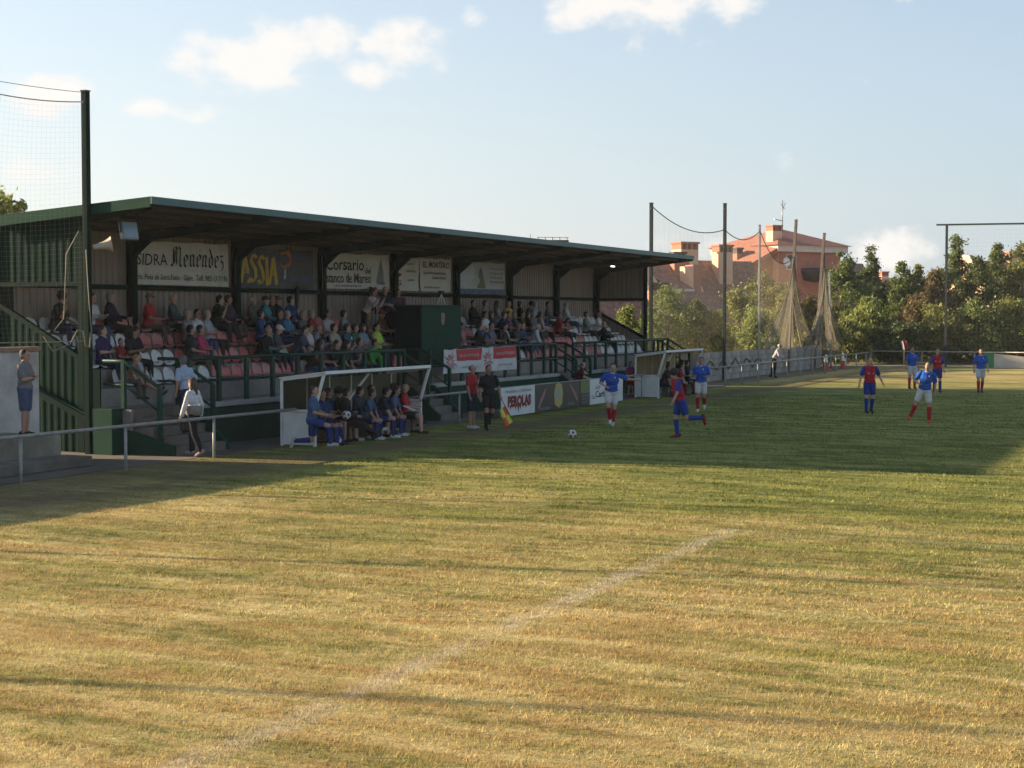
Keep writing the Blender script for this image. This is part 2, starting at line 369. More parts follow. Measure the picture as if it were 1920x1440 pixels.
# lit tube lamp under the far end of the roof
lamp = root('tube_lamp', 'lit white tube lamp under the far end of the roof', 'lamp', (63.2, 24.0, 4.9))
MB().box(62.95, 63.45, 23.96, 24.04, 5.16, roof_z(24) - .12).build('housing', white_paint, lamp)
MB().tube([(63.0, 24.0, 5.13), (63.4, 24.0, 5.13)], .022, 8).build('tube', mat('lit_tube', (.9, .9, .9), .4, .02, emit=(1, .98, .94, 1.6)), lamp)

# ---- plastic seats
def seat_mesh():
    m = MB()
    prof = [(-.02, -.02, .030), (.0, .02, .045), (.05, .16, .050), (.08, .30, .040), (.06, .385, .060), (.10, .42, .14), (.16, .455, .26), (.20, .485, .36), (.21, .50, .385)]
    prof = [(.015, .0), (.045, .015), (.050, .16), (.045, .30), (.062, .375), (.13, .415), (.24, .45), (.345, .48), (.375, .485)]   # (z, y)
    wid = [.19, .205, .21, .205, .20, .205, .205, .175, .11]
    nn = len(prof); K = 8; vs = []
    for i, ((z, y), w) in enumerate(zip(prof, wid)):
        for k in range(K + 1):
            t = -1 + 2 * k / K
            cup = .035 * abs(t) ** 3
            if i < 5: vs.append((w * t, y, z + cup))
            else: vs.append((w * t, y - cup * 1.3, z - (.03 * t * t if i > 6 else 0)))
    f = [(i * (K + 1) + k, i * (K + 1) + k + 1, (i + 1) * (K + 1) + k + 1, (i + 1) * (K + 1) + k) for i in range(nn - 1) for k in range(K)]
    m.add(vs, f, True)
    me = m.mesh('seat_shell'); return me
seat_me = seat_mesh()
sb = MB().box(-.15, .15, .06, .34, .0, .035).box(-.05, .05, .36, .40, .0, .12); seat_br = sb.mesh('bracket')
seat_white = mat('seat_white', (0.62, 0.585, 0.53), 0.5, 0.12, 5, dirt=.3)
seat_red = mat('seat_red', (0.42, 0.085, 0.075), 0.55, 0.2, 4, c2=(0.50, 0.15, 0.125), dirt=.18)
seat_pink = mat('seat_pink', (0.47, 0.19, 0.165), 0.6, 0.2, 4, dirt=.2)
seat_under = mat('seat_under', (0.10, 0.09, 0.08), .7)
BAYNAME = ['beside the near end wall', 'under the banner with blackletter name', 'under the dark banner with yellow letters', 'under the white ship banner',
           'behind the green press box', 'under the white and blue banner', 'in the bay past the banners', 'beside the far end wall']
ROWNAME = ['front', 'second', 'third', 'top']
NEED = [(row, x) for row in range(4) for x in np.arange(SX0 + .75, SX1 - .4, .475)]
booth_x = (44.0, 46.75)
def seat_colour(row, x):
    r = rnd.random()
    if x < 32.6 - .35 * row + (.9 if row == 0 else 0): return 'white'
    if 43.4 + row * .1 < x < 44: return 'red'
    if 47.0 < x < 53.2 - row * .3: return 'white' if r < .78 else 'red'
    if x > 60.3 + .5 * row * 0: return 'white' if r < .92 else 'red'
    if row == 3 and x > 58.4: return 'white'
    return ('white' if r < .08 else ('pink' if r < .40 else 'red'))
SEATS = []
for row, x in NEED:
    if booth_x[0] - .9 < x < booth_x[1] + .2 and row > 0: continue
    if row == 0 and (SX0 < x < 29.6 or 41.25 < x < 42.6): continue
    if row == 0 and 43.6 < x < 49 and rnd.random() < .6: continue
    cname = seat_colour(row, x)
    bay = min(7, int((x - SX0) / BAY))
    if len(SEATS) >= 300: break
    o = thing('stadium_seat', '%s plastic seat, %s row, %s' % ({'white': 'off-white', 'red': 'faded red', 'pink': 'bleached pinkish'}[cname], ROWNAME[row], BAYNAME[bay]), 'seat',
              (x, ROWY[row] + .02, TREAD[row] + .001), rnd.uniform(-.03, .03), 'plastic seats of the grandstand')
    link('shell', seat_me, {'white': seat_white, 'red': seat_red, 'pink': seat_pink}[cname], o, (0, 0, .03))
    link('bracket', seat_br, seat_under, o, (0, 0, 0))
    SEATS.append(o)

# ---- green press box
booth = root('press_box', 'tall green wooden press box with a small faded red crest', 'booth', (44.0, 23.0, TREAD[0]))
for (a, b, c, d) in ((44.0, 46.75, 23.02, 23.06), (44.0, 44.04, 23.062, 23.95), (46.71, 46.75, 23.062, 23.95)):
    MB().box(a, b, c, d, TREAD[0] + .002, 3.36).build('panel', green_wall if c < 23.05 else green_dark, booth, bevel=.006)  # side panels darker than the lit front: their shade is put into the colour
MB().box(43.97, 46.78, 22.98, 24.0, 3.362, 3.40).build('counter', green_wall, booth, bevel=.008)
cr = MB().add([(45.45 + .12 * a, 23.012, 2.95 + .2 * b) for a, b in ((-1, 1), (1, 1), (1, -.2), (.6, -.75), (0, -1), (-.6, -.75), (-1, -.2))], [(6, 5, 4, 3, 2, 1, 0)])
cr.build('crest', mat('crest_red', (.22, .06, .05), .7, .3, 12, c2=(.28, .2, .16)), booth)
# ================================================================ the ground
def grass_colour(nt):
    """colour of the turf as a function of place: mowing streaks, dry tan, green patches, worn touchline, faded box line"""
    n, l = nt.nodes, nt.links
    geo = N(n, 'ShaderNodeNewGeometry'); sep = N(n, 'ShaderNodeSeparateXYZ'); l.new(geo.outputs['Position'], sep.inputs[0])
    X, Y = sep.outputs[0], sep.outputs[1]
    def mth(op, a, b=None, c=None, clamp=False):
        k = N(n, 'ShaderNodeMath', operation=op); k.use_clamp = clamp
        for i, v in enumerate((a, b, c)):
            if v is None: continue
            if isinstance(v, (int, float)): k.inputs[i].default_value = v
            else: l.new(v, k.inputs[i])
        return k.outputs[0]
    def noise(sx, sy, det=4, rough=.6):
        mp = N(n, 'ShaderNodeMapping'); mp.inputs['Scale'].default_value = (sx, sy, 0.0); l.new(geo.outputs['Position'], mp.inputs[0])
        z = N(n, 'ShaderNodeTexNoise'); z.inputs['Scale'].default_value = 1; z.inputs['Detail'].default_value = det; z.inputs['Roughness'].default_value = rough; l.new(mp.outputs[0], z.inputs['Vector']); return z.outputs[0]
    def smooth(v, a, b):
        k = N(n, 'ShaderNodeMapRange', interpolation_type='SMOOTHSTEP'); l.new(v, k.inputs[0]); k.inputs[1].default_value = a; k.inputs[2].default_value = b; return k.outputs[0]
    def mix(f, a, b):
        k = N(n, 'ShaderNodeMix', data_type='RGBA')
        if isinstance(f, (int, float)): k.inputs[0].default_value = f
        else: l.new(f, k.inputs[0])
        for i, v in ((6, a), (7, b)):
            if isinstance(v, tuple): k.inputs[i].default_value = (*v, 1)
            else: l.new(v, k.inputs[i])
        return k.outputs[2]
    streak = noise(1.3, .10, 4, .65); patch = noise(.33, .22, 5, .6); fine = noise(5.5, 2.2, 4, .7); big = noise(.07, .05, 2, .5)
    # greener through the middle of the pitch, drier towards both ends
    zone = mth('SUBTRACT', smooth(X, 16, 33), smooth(X, 62, 76))
    streak2 = noise(4.2, .16, 3, .6)
    g = mth('ADD', mth('ADD', mth('MULTIPLY', streak, .62), mth('MULTIPLY', mth('SUBTRACT', streak2, .5), .36)), mth('ADD', mth('MULTIPLY', patch, .55), mth('MULTIPLY', fine, .62)))
    g = mth('ADD', g, mth('ADD', mth('SUBTRACT', mth('MULTIPLY', zone, .30), .025), mth('MULTIPLY', mth('SUBTRACT', big, .5), .4)))
    gf = smooth(g, .70, 1.12)
    dry = mix(smooth(noise(2.2, .5, 4, .7), .35, .7), (.44, .295, .112), (.66, .53, .235))
    grn = mix(smooth(noise(1.7, .45, 4, .7), .35, .7), (.115, .138, .030), (.345, .325, .085))
    c = mix(gf, dry, grn)
    # brown earth showing: worn band along the touchline and in front of the benches
    nb = noise(.35, .9, 5, .65)
    band = mth('MULTIPLY', smooth(Y, 16.6, 17.9), mth('SUBTRACT', 1.0, smooth(Y, 18.4, 19.4)))
    band = mth('MULTIPLY', band, smooth(nb, .32, .55))
    near = mth('MULTIPLY', smooth(Y, 17.4, 19.2), mth('SUBTRACT', 1.0, smooth(X, 27, 33)))
    c = mix(mth('MULTIPLY', mth('MAXIMUM', band, mth('MULTIPLY', near, .8)), .75), c, (.17, .115, .068))
    spot = smooth(noise(.8, .5, 5, .75), .66, .78)
    c = mix(mth('MULTIPLY', spot, .55), c, (.14, .09, .045))
    # faded lime line of the penalty area
    wob = mth('MULTIPLY', mth('SUBTRACT', noise(.9, .9, 3, .6), .5), .35)
    d1 = mth('ABSOLUTE', mth('SUBTRACT', mth('ADD', Y, wob), 6.5)); m1 = mth('MULTIPLY', mth('SUBTRACT', 1.0, smooth(d1, .0, .27)), mth('MULTIPLY', mth('GREATER_THAN', X, 5.3), mth('LESS_THAN', X, 22.0)))
    d2 = mth('ABSOLUTE', mth('SUBTRACT', mth('ADD', X, wob), 21.9)); m2 = mth('MULTIPLY', mth('SUBTRACT', 1.0, smooth(d2, .05, .3)), mth('MULTIPLY', mth('LESS_THAN', Y, 6.6), .35))
    ln = mth('MULTIPLY', mth('MAXIMUM', m1, m2), smooth(mth('ADD', noise(2.5, 2.5, 4, .7), mth('MULTIPLY', noise(.5, .5, 2), .6)), .50, .90))
    c = mix(mth('MULTIPLY', ln, .52), c, (.60, .51, .37))
    return c, fine, streak
def turf_material(name, blades):
    m, nt, b, out = new_mat(name); n, l = nt.nodes, nt.links
    c, fine, streak = grass_colour(nt)
    if blades:
        geo = N(n, 'ShaderNodeNewGeometry'); hsv = N(n, 'ShaderNodeHueSaturation'); l.new(c, hsv.inputs['Color'])
        r = N(n, 'ShaderNodeMapRange'); r.inputs[3].default_value = .65; r.inputs[4].default_value = 1.3; l.new(geo.outputs['Random Per Island'], r.inputs[0]); l.new(r.outputs[0], hsv.inputs['Value'])
        h = N(n, 'ShaderNodeMapRange'); h.inputs[3].default_value = .485; h.inputs[4].default_value = .515; l.new(geo.outputs['Random Per Island'], h.inputs[0]); l.new(h.outputs[0], hsv.inputs['Hue'])
        c = hsv.outputs[0]
        b.inputs['Roughness'].default_value = .75; b.inputs['Specular IOR Level'].default_value = .15
        l.new(c, b.inputs['Base Color'])
        tr = N(n, 'ShaderNodeBsdfTranslucent'); l.new(c, tr.inputs[0]); mx = N(n, 'ShaderNodeMixShader'); mx.inputs[0].default_value = .3
        l.new(b.outputs[0], mx.inputs[1]); l.new(tr.outputs[0], mx.inputs[2]); l.new(mx.outputs[0], out.inputs[0])
    else:
        dk = N(n, 'ShaderNodeHueSaturation'); dk.inputs['Value'].default_value = .9; l.new(c, dk.inputs['Color'])
        l.new(dk.outputs[0], b.inputs['Base Color']); b.inputs['Roughness'].default_value = .95; b.inputs['Specular IOR Level'].default_value = .1
        geo = N(n, 'ShaderNodeNewGeometry'); mp = N(n, 'ShaderNodeMapping'); mp.inputs['Scale'].default_value = (30, 12, 1); l.new(geo.outputs['Position'], mp.inputs[0])
        z = N(n, 'ShaderNodeTexNoise'); z.inputs['Scale'].default_value = 1; z.inputs['Detail'].default_value = 5; z.inputs['Roughness'].default_value = .75; l.new(mp.outputs[0], z.inputs['Vector'])
        bp = N(n, 'ShaderNodeBump'); bp.inputs['Strength'].default_value = .9; bp.inputs['Distance'].default_value = .05; l.new(z.outputs[0], bp.inputs['Height']); l.new(bp.outputs[0], b.inputs['Normal'])
    return m
turf = turf_material('turf', False); blade_m = turf_material('grass_blade', True)
earth = mat('earth', (.16, .125, .085), .95, .3, .5, .5, c2=(.20, .17, .10), bscale=8)
# terrain to the horizon, pitch, hard strip before the stand
tag(MB().box(-150, 520, -330, 330, -.6, -.09).build('ground', earth), kind='structure')
def pitch_pt(a, b):
    x = -12 + a * 109; y = -60 + b * 80.3
    return (x, y, .012 * math.sin(x * .31 + y * .2) + .01 * math.sin(y * .53 - x * .12) - .004)
pm = MB().grid(pitch_pt, 110, 80).build('football_pitch', turf); tag(pm, kind='structure')
tag(MB().box(-30, 68, 20.32, 30, -.3, .012).build('path', mat('worn_concrete', (.095, .073, .054), .9, .25, .9, .4, c2=(.12, .095, .07), dirt=.6, bscale=9)), kind='structure')
tag(MB().box(68.05, 120, 20.32, 60, -.3, .006).build('verge', mat('verge_earth', (.12, .11, .05), .95, .35, .9, .6, c2=(.16, .13, .06), bscale=9)), kind='structure')
tag(MB().box(97.1, 140, -60, 20.25, -.3, .004).build('verge_behind_goal', MATS['verge_earth']), kind='structure')

# mown grass: real blades, thinning out with distance
rg = np.random.default_rng(3)
def blades(d0, d1, dens, h0, h1, w0, w1):
    area = .36 * 2 * .5 * (d1 ** 2 - d0 ** 2) * 1.0
    n = int(area * dens)
    d = np.sqrt(rg.uniform(d0 ** 2, d1 ** 2, n)); t = rg.uniform(-.38, .38, n)
    x = FWD.x * d + RGT.x * t * d; y = FWD.y * d + RGT.y * t * d
    ok = (y < 20.2) & (x < 96); x, y = x[ok], y[ok]; n = len(x)
    # two thirds of the blades gather in tufts
    m = n // 9; j = rg.integers(0, m, n); tuft = rg.random(n) < .66
    s = .022 + .0012 * np.hypot(x[j], y[j]); tx = x[j] + rg.normal(0, 1, n) * s; ty = y[j] + rg.normal(0, 1, n) * s
    x = np.where(tuft, tx, x); y = np.where(tuft, ty, y)
    h = rg.uniform(h0, h1, n) * (.75 + .5 * np.abs(np.sin(x * 4.2 + np.sin(y * .3) * 2))); a = rg.uniform(0, 2 * np.pi, n); w = rg.uniform(w0, w1, n)
    worn = (y > 17.2); h = np.where(worn, h * .45, h)
    lx = rg.normal(.1, .55, n) * h; ly = rg.normal(-.1, .6, n) * h
    z = .012 * np.sin(x * .31 + y * .2) + .01 * np.sin(y * .53 - x * .12) - .008
    v = np.empty((n, 3, 3)); dx, dy = np.cos(a) * w / 2, np.sin(a) * w / 2
    v[:, 0] = np.stack([x - dx, y - dy, z], 1); v[:, 1] = np.stack([x + dx, y + dy, z], 1); v[:, 2] = np.stack([x + lx, y + ly, z + h], 1)
    return v.reshape(-1, 3)
vv = np.concatenate([blades(9.3, 16, 1900, .018, .042, .005, .010), blades(16, 26, 720, .02, .042, .009, .017), blades(26, 40, 210, .02, .042, .018, .034), blades(40, 62, 60, .025, .045, .03, .055)])
gme = mesh_np('grass', vv, np.arange(len(vv)).reshape(-1, 3))
tag(link('grass', gme, blade_m), 'short dry mown turf of the football pitch', 'grass', kind='stuff')
# ================================================================ lettering and banners
DG = bpy.context.evaluated_depsgraph_get
def text_shape(body, bold=0.0, shear=0.0, spacing=1.0):
    """outline of built-in lettering as (verts 0..1, faces)"""
    cu = bpy.data.curves.new('lettering', 'FONT'); cu.body = body; cu.offset = bold; cu.shear = shear; cu.space_character = spacing; cu.resolution_u = 3
    o = bpy.data.objects.new('lettering', cu); COL.objects.link(o); bpy.context.view_layer.update()
    me = bpy.data.meshes.new_from_object(o.evaluated_get(DG())); v = np.array([p.co[:2] for p in me.vertices]); f = [tuple(p.vertices) for p in me.polygons]
    bpy.data.objects.remove(o); bpy.data.curves.remove(cu); bpy.data.meshes.remove(me)
    lo, hi = v.min(0), v.max(0); return (v - lo) / (hi - lo), f
def strokes(lines, nib, ang=40):
    """letters written with a broad pen: every segment is the sweep of the nib"""
    vs, fs = [], []; n = np.array([math.cos(R(ang)), math.sin(R(ang))]) * nib / 2
    for ln in lines:
        for p, q in zip(ln[:-1], ln[1:]):
            p, q = np.array(p, float), np.array(q, float); b = len(vs); vs += [p - n, q - n, q + n, p + n]
            c = (q - p)[0] * n[1] - (q - p)[1] * n[0]
            fs.append((b, b + 1, b + 2, b + 3) if c > 0 else (b + 3, b + 2, b + 1, b))
    v = np.array(vs); lo, hi = v.min(0), v.max(0); return (v - lo) / (hi - lo), fs
GL = {'M': ([[(0, .1), (.12, 0), (.2, .1), (.2, .9), (.05, .8)], [(.2, .9), (.36, 1), (.45, .9), (.45, .1)], [(.45, .9), (.6, 1), (.72, .9), (.72, .1), (.82, 0)], [(.3, .2), (.3, .8)]], .95),
      'e': ([[(.1, .1), (.1, .52), (.22, .62), (.34, .52), (.34, .38), (.1, .28)], [(.1, .1), (.2, 0), (.34, .1)]], .46),
      'n': ([[(0, .52), (.1, .62), (.1, .1), (.17, .02)], [(.1, .52), (.24, .62), (.34, .52), (.34, .1), (.42, .02)]], .52),
      'd': ([[(.1, .1), (.1, .5), (.22, .6), (.34, .5), (.34, .12), (.22, 0), (.1, .1)], [(.34, .5), (.1, .95), (.02, .9)]], .46),
      'z': ([[(.02, .6), (.3, .6), (.1, .34), (.28, .26), (.3, -.05), (.1, -.14)]], .40)}
def blackletter():
    out = []; x = 0
    for ch in 'Me\u0301nendez'.replace('e\u0301n', 'en', 1) if False else 'Menendez':
        ln, w = GL[ch]; out += [[(p[0] + x, p[1]) for p in l] for l in ln]
        if ch == 'e' and 1.9 < x < 2.2: pass
        x += w
    # the acute accent stands on the second e
    xe = GL['M'][1] + GL['e'][1] + GL['n'][1]; out.append([(xe + .2, .74), (xe + .34, .92)])
    return strokes(out, .13)
def graffiti():
    A = [[(0, 0), (.28, 1), (.52, .02)], [(.1, .36), (.46, .42)]]; S = [[(.42, .86), (.22, 1), (.05, .78), (.34, .45), (.36, .16), (.16, 0), (0, .14)]]; I = [[(.08, 1), (.1, 0)]]
    out = []; x = 0
    for g, w in ((A, .6), (S, .5), (S, .5), (I, .25), (A, .55)):
        out += [[(p[0] + x, p[1] + .05 * math.sin(x * 3)) for p in l] for l in g]; x += w
    return strokes(out, .21, 20)
def wrinkle(a, b, s=0):
    return .012 * math.sin(a * 9 + b * 4 + s) + .009 * math.sin(a * 21 - b * 7 + s * 2) + .006 * math.sin(b * 13 + s)
def sheet_banner(name, label, u0, u1, vt0, vt1, vb0, vb1, y, m, seed=0, cat='banner', cut=None):
    """cloth hung in the plane y = const; returns root and the function that maps 0..1 to its surface"""
    x0, x1 = XY(u0, y), XY(u1, y); zt0, zt1, zb0, zb1 = ZV(vt0, x0, y), ZV(vt1, x1, y), ZV(vb0, x0, y), ZV(vb1, x1, y)
    def pt(a, b, off=0.0):
        top = zt0 * (1 - a) + zt1 * a - .03 * abs(math.sin(a * 3.14159 * 3)); bot = zb0 * (1 - a) + zb1 * a
        return (x0 + (x1 - x0) * a, y + wrinkle(a, b, seed) - off, bot * (1 - b) + top * b)
    r = root(name, label, cat, ((x0 + x1) / 2, y, min(zb0, zb1)))
    mb = MB().grid(lambda a, b: pt(a, b), 40, 16); mb.build('cloth', m, r)
    return r, pt
def letter(r, pt, shape, a0, a1, b0, b1, m, name='lettering', off=.014):
    v, f = shape
    MB().add([pt(a0 + (a1 - a0) * p[0], b0 + (b1 - b0) * p[1], off) for p in v], f).build(name, m, r)
def rect(r, pt, a0, a1, b0, b1, m, name='stripe', off=.006, n=12):
    MB().grid(lambda i, j: pt(a0 + (a1 - a0) * i, b0 + (b1 - b0) * j, off), n, max(2, n // 3)).build(name, m, r)
def poly(r, pt, pts, m, name='picture', off=.010):
    MB().add([pt(p[0], p[1], off) for p in pts], [tuple(range(len(pts)))]).build(name, m, r)
def dashes(r, pt, a0, a1, b, h, m, seed=1):
    """a line of lettering too faded to read"""
    q = random.Random(seed); mb = MB(); a = a0
    while a < a1:
        w = q.uniform(.012, .028)
        mb.add([pt(a, b, .012), pt(a + w, b, .012), pt(a + w, b + h * q.uniform(.7, 1), .012), pt(a, b + h * q.uniform(.7, 1), .012)], [(0, 1, 2, 3)]); a += w + q.uniform(.006, .016)
    mb.build('faded_lettering', m, r)['kind'] = 'stuff'
bn_white = mat('banner_white', (.54, .50, .44), .8, .1, 3, .1, dirt=.3)
bn_dark = mat('banner_dark', (.020, .022, .032), .55, .3, 4, .1, c2=(.05, .06, .085))
ink = mat('ink_dark', (.018, .025, .022), .8, .2, 9)
ink_grey = mat('ink_grey', (.19, .185, .18), .8, .2, 9)
ink_red = mat('ink_red', (.20, .028, .028), .8, .2, 9)
ink_yellow = mat('ink_yellow', (.48, .30, .035), .7, .2, 5)
ink_orange = mat('ink_orange', (.40, .12, .025), .7, .3, 8)
ink_blue = mat('ink_blue', (.035, .06, .14), .7, .3, 6, c2=(.10, .14, .22))
yb = YB - .20
b1, p1 = sheet_banner('banner', 'white banner with thin capitals and a black blackletter name', 251, 429, 450, 458, 533, 538, yb, bn_white, 1)
letter(b1, p1, text_shape('SIDRA'), .03, .335, .45, .72, ink); letter(b1, p1, blackletter(), .37, .94, .36, .92, ink)
letter(b1, p1, text_shape('Ctra. Pola de Siero.Fano - Gijon.  Telf. 985 13 71 96', .004), .0, .985, .08, .25, ink)
b2, p2 = sheet_banner('banner', 'dark banner with brushed yellow capitals and an orange figure', 441, 589, 463, 470, 538, 543, yb, bn_dark, 2)
letter(b2, p2, graffiti(), .05, .53, .04, .88, ink_yellow)
for q, (a, w) in enumerate(((.08, .03), (.30, .02), (.50, .035), (.86, .03))): poly(b2, p2, [(a, .98), (a + w, .98), (a + w * 3 + .1, .06), (a + w * 2 + .09, .06)], mat('streak_steel', (.055, .075, .10), .6, .3, 6), 'streak', .004)
poly(b2, p2, [(.55, .6), (.56, .92), (.66, .98), (.70, .8), (.68, .58), (.60, .5)], ink_orange); poly(b2, p2, [(.60, .25), (.615, .5), (.63, .5), (.625, .25)], bn_white)
dashes(b2, p2, .74, .95, .62, .10, mat('ink_dim', (.12, .09, .03), .8), 3); dashes(b2, p2, .70, .93, .42, .08, MATS['ink_dim'], 4); dashes(b2, p2, .60, .97, .05, .06, MATS['ink_dim'], 5)
b3, p3 = sheet_banner('banner', 'white banner with two lines of dark serif lettering and a sketched ship', 604, 730, 474, 478, 541, 543, yb, bn_white, 3)
letter(b3, p3, text_shape('Corsario', .012), .05, .60, .53, .88, ink); letter(b3, p3, text_shape('del', .01), .62, .70, .44, .62, ink)
letter(b3, p3, text_shape('Estanco de Mareo', .012), .01, .71, .17, .46, mat('ink_maroon', (.055, .022, .02), .8, .2, 9)); dashes(b3, p3, .18, .54, .06, .06, ink_grey, 6)
poly(b3, p3, [(.79, .2), (.83, .55), (.87, .95), (.91, .5), (.90, .22)], ink_grey); poly(b3, p3, [(.80, .14), (.84, .42), (.86, .42), (.93, .14)], ink_blue, off=.013)
b4, p4 = sheet_banner('banner', 'narrow off-white banner with scraps of dark red letters', 741, 786, 481, 483, 545, 546, yb, bn_white, 4)
for bb, t in ((.62, 'Q'), (.40, ')'), (.16, 'G')): letter(b4, p4, text_shape(t, .03), .02, .26, bb, bb + .15, ink_red)
dashes(b4, p4, .45, .75, .78, .06, ink_grey, 7); dashes(b4, p4, .45, .85, .56, .07, ink_grey, 8); dashes(b4, p4, .5, .8, .30, .06, ink_grey, 9)
b5, p5 = sheet_banner('banner', 'off-white banner headed by bold brown capitals, above the press box', 788, 845, 483, 486, 546, 548, yb, bn_white, 5)
letter(b5, p5, text_shape('EL MORTERO', .03), .08, .94, .72, .90, mat('ink_brown', (.10, .05, .04), .8))
dashes(b5, p5, .12, .84, .52, .08, ink_grey, 10); dashes(b5, p5, .38, .82, .38, .08, ink_grey, 11); dashes(b5, p5, .12, .62, .10, .06, ink_grey, 12)
b6, p6 = sheet_banner('banner', 'white and pale blue banner with a bottle picture and dark blue foot', 857, 946, 489, 494, 551, 552, yb, mat('banner_pale', (.42, .42, .41), .8, .12, 3, .1, dirt=.2), 6)
rect(b6, p6, 0, 1, 0, .16, ink_blue); poly(b6, p6, [(.0, .2), (.0, .72), (.3, .98), (.42, .2)], mat('banner_ice', (.46, .48, .50), .7, .1, 4)); poly(b6, p6, [(.40, .18), (.44, .7), (.48, .88), (.52, .7), (.58, .18)], mat('bottle_green', (.14, .16, .09), .7, .3, 6), off=.013)
poly(b6, p6, [(.445, .62), (.455, .78), (.48, .84), (.505, .78), (.515, .62)], ink_blue, off=.016)
for i, bb in enumerate((.78, .64, .50, .36)): dashes(b6, p6, .68, .96, bb, .07, ink_grey, 20 + i)

# two red and white club flags on the railing
def star(r, pt, ca, cb, sa, sb, m):
    mb = MB()
    for k in range(12):
        t = 2 * math.pi * k / 12 + .13; L = .9 + .2 * ((k * 7) % 3 - 1); w = .075
        pts = [(.12, 0), (.55, w), (L, w * .4), (L, -w * .4), (.55, -w)]
        vs = [pt(ca + sa * (p[0] * math.cos(t) - p[1] * math.sin(t)), cb + sb * (p[0] * math.sin(t) + p[1] * math.cos(t)), .011) for p in pts]
        mb.add(vs, [(4, 3, 2, 1, 0)])
    mb.build('sunburst', m, r)
fl_white = mat('flag_white', (.52, .50, .47), .85, .1, 6, .2); fl_red = mat('flag_red', (.42, .040, .045), .8, .15, 6, .2)
for i, (u0, u1, vt, vb0, vb1) in enumerate(((832, 902, 655, 701, 697), (903, 968, 651, 697, 692))):
    r, pt = sheet_banner('flag', ('red and white club flag on the railing, nearer the middle stair' if i == 0 else 'red and white club flag on the railing, right beside the other one'), u0, u1, vt, vt - 4, vb0, vb1, YF - .02, fl_white, 7 + i, cat='flag')
    rect(r, pt, .33, 1.0, .5, .985, fl_red, 'red_panel'); star(r, pt, .165, .50, .15, .46, fl_red)
    letter(r, pt, text_shape('adidas' if False else 'TIENDAS' if False else 'ELGATO' if False else 'HIPERCOR', .01), .40, .93, .66, .82, mat('flag_pink', (.55, .25, .24), .8)) if False else dashes(r, pt, .40, .93, .66, .14, mat('flag_pink', (.55, .25, .24), .8), 30 + i)
    dashes(r, pt, .45, .9, .2, .08, mat('flag_grey', (.36, .35, .35), .8), 33 + i)

# ================================================================ rails, boards, benches
def pipe_fence(name, label, pts, posts, h=.88):
    r = root(name, label, 'fence', pts[0])
    MB().tube([(p[0], p[1], h) for p in pts], .035, 8).build('rail', galv, r)
    me = MB().tube([(0, 0, -.25), (0, 0, h)], .032, 8).mesh('post')
    for p in posts: link('post', me, galv, r, Vector((p[0], p[1], 0)) - Vector(pts[0]))
    return r
pipe_fence('pipe_fence', 'grey pipe fence in front of the stair and the near terrace', [(1.6, 20.0, 0), (31.88, 20.0, 0)], [(x, 20.0) for x in np.arange(1.6, 31, 3.0)])
pipe_fence('pipe_fence', 'grey pipe fence carrying the advertising boards between the two dugouts', [(37.5, 20.05, 0), (56.05, 20.05, 0)], [(x, 20.05) for x in np.arange(37.55, 56.1, 3.05)])
pipe_fence('pipe_fence', 'grey pipe fence before the block wall', [(61.0, 20.0, 0), (95.6, 20.0, 0)], [(x, 20.0) for x in np.arange(61.0, 95, 2.6)])
pipe_fence('pipe_fence', 'grey pipe fence behind the far goal line', [(95.7, 19.9, 0), (95.7, -30, 0)], [(95.7, y) for y in np.arange(19.9, -30, -3.0)], h=.95)
# advertising boards
def board(name, label, x0, x1, m, y=19.96, z0=.04, z1=.9):
    r = root(name, label, 'sign', ((x0 + x1) / 2, y, z0))
    MB().box(x0, x1, y, y + .02, z0, z1).build('panel', m, r)
    return r, (lambda a, b, off=0.0: (x0 + (x1 - x0) * a, y - off - .002, z0 + (z1 - z0) * b))
sign_white = mat('sign_white', (.60, .585, .56), .5, .08, 3, dirt=.25)
def sub_letters(r, pt, items):
    for (t, a0, a1, b0, b1_, m, bold) in items:
        v, f = text_shape(t, bold); MB().add([pt(a0 + (a1 - a0) * p[0], b0 + (b1_ - b0) * p[1], .004) for p in v], f).build('lettering', m, r)
r, pt = board('advertising_board', 'white board with grey capitals over dripping dark red lettering', 43.25, 45.75, sign_white)
sub_letters(r, pt, [('PANADERIA - CONFITERIA', .12, .88, .80, .90, ink_grey, .004), ('PEROLAS', .18, .88, .30, .70, ink_red, .075)])
dr = MB()
for i, (a, b) in enumerate(((.26, .2), (.33, .26), (.41, .18), (.49, .05), (.55, .16), (.63, .24), (.72, .2), (.80, .25))):
    dr.add([pt(a - .03, .36, .005), pt(a, b, .005), pt(a + .03, .36, .005)], [(0, 1, 2)])
dr.build('drips', ink_red, r)
sign_black = mat('sign_black', (.022, .022, .026), .35, .25, 3, dirt=.1)
r, pt = board('advertising_board', 'glossy black board with a yellow and blue emblem between pink streaks', 45.78, 49.52, sign_black)
poly(r, pt, [(.42, .2), (.40, .6), (.44, .95), (.50, 1.0), (.57, .94), (.60, .6), (.58, .2), (.52, .06), (.48, .1)], mat('emblem_yellow', (.42, .30, .06), .5, .3, 12), 'emblem', .004)
poly(r, pt, [(.45, .35), (.44, .6), (.47, .85), (.54, .82), (.56, .55), (.53, .3)], mat('emblem_blue', (.16, .25, .27), .5, .3, 12, c2=(.3, .3, .2)), 'emblem_centre', .007)
pk = mat('streak_pink', (.28, .12, .13), .5, .3, 9)
poly(r, pt, [(.05, .12), (.10, .45), (.20, .80), (.24, .86), (.19, .55), (.09, .15)], pk, 'streak', .004); poly(r, pt, [(.95, .25), (.90, .55), (.78, .88), (.75, .9), (.82, .6), (.92, .25)], pk, 'streak', .004)
dashes(r, pt, .08, .30, .05, .12, ink_grey, 40); dashes(r, pt, .70, .86, .1, .12, ink_grey, 41)
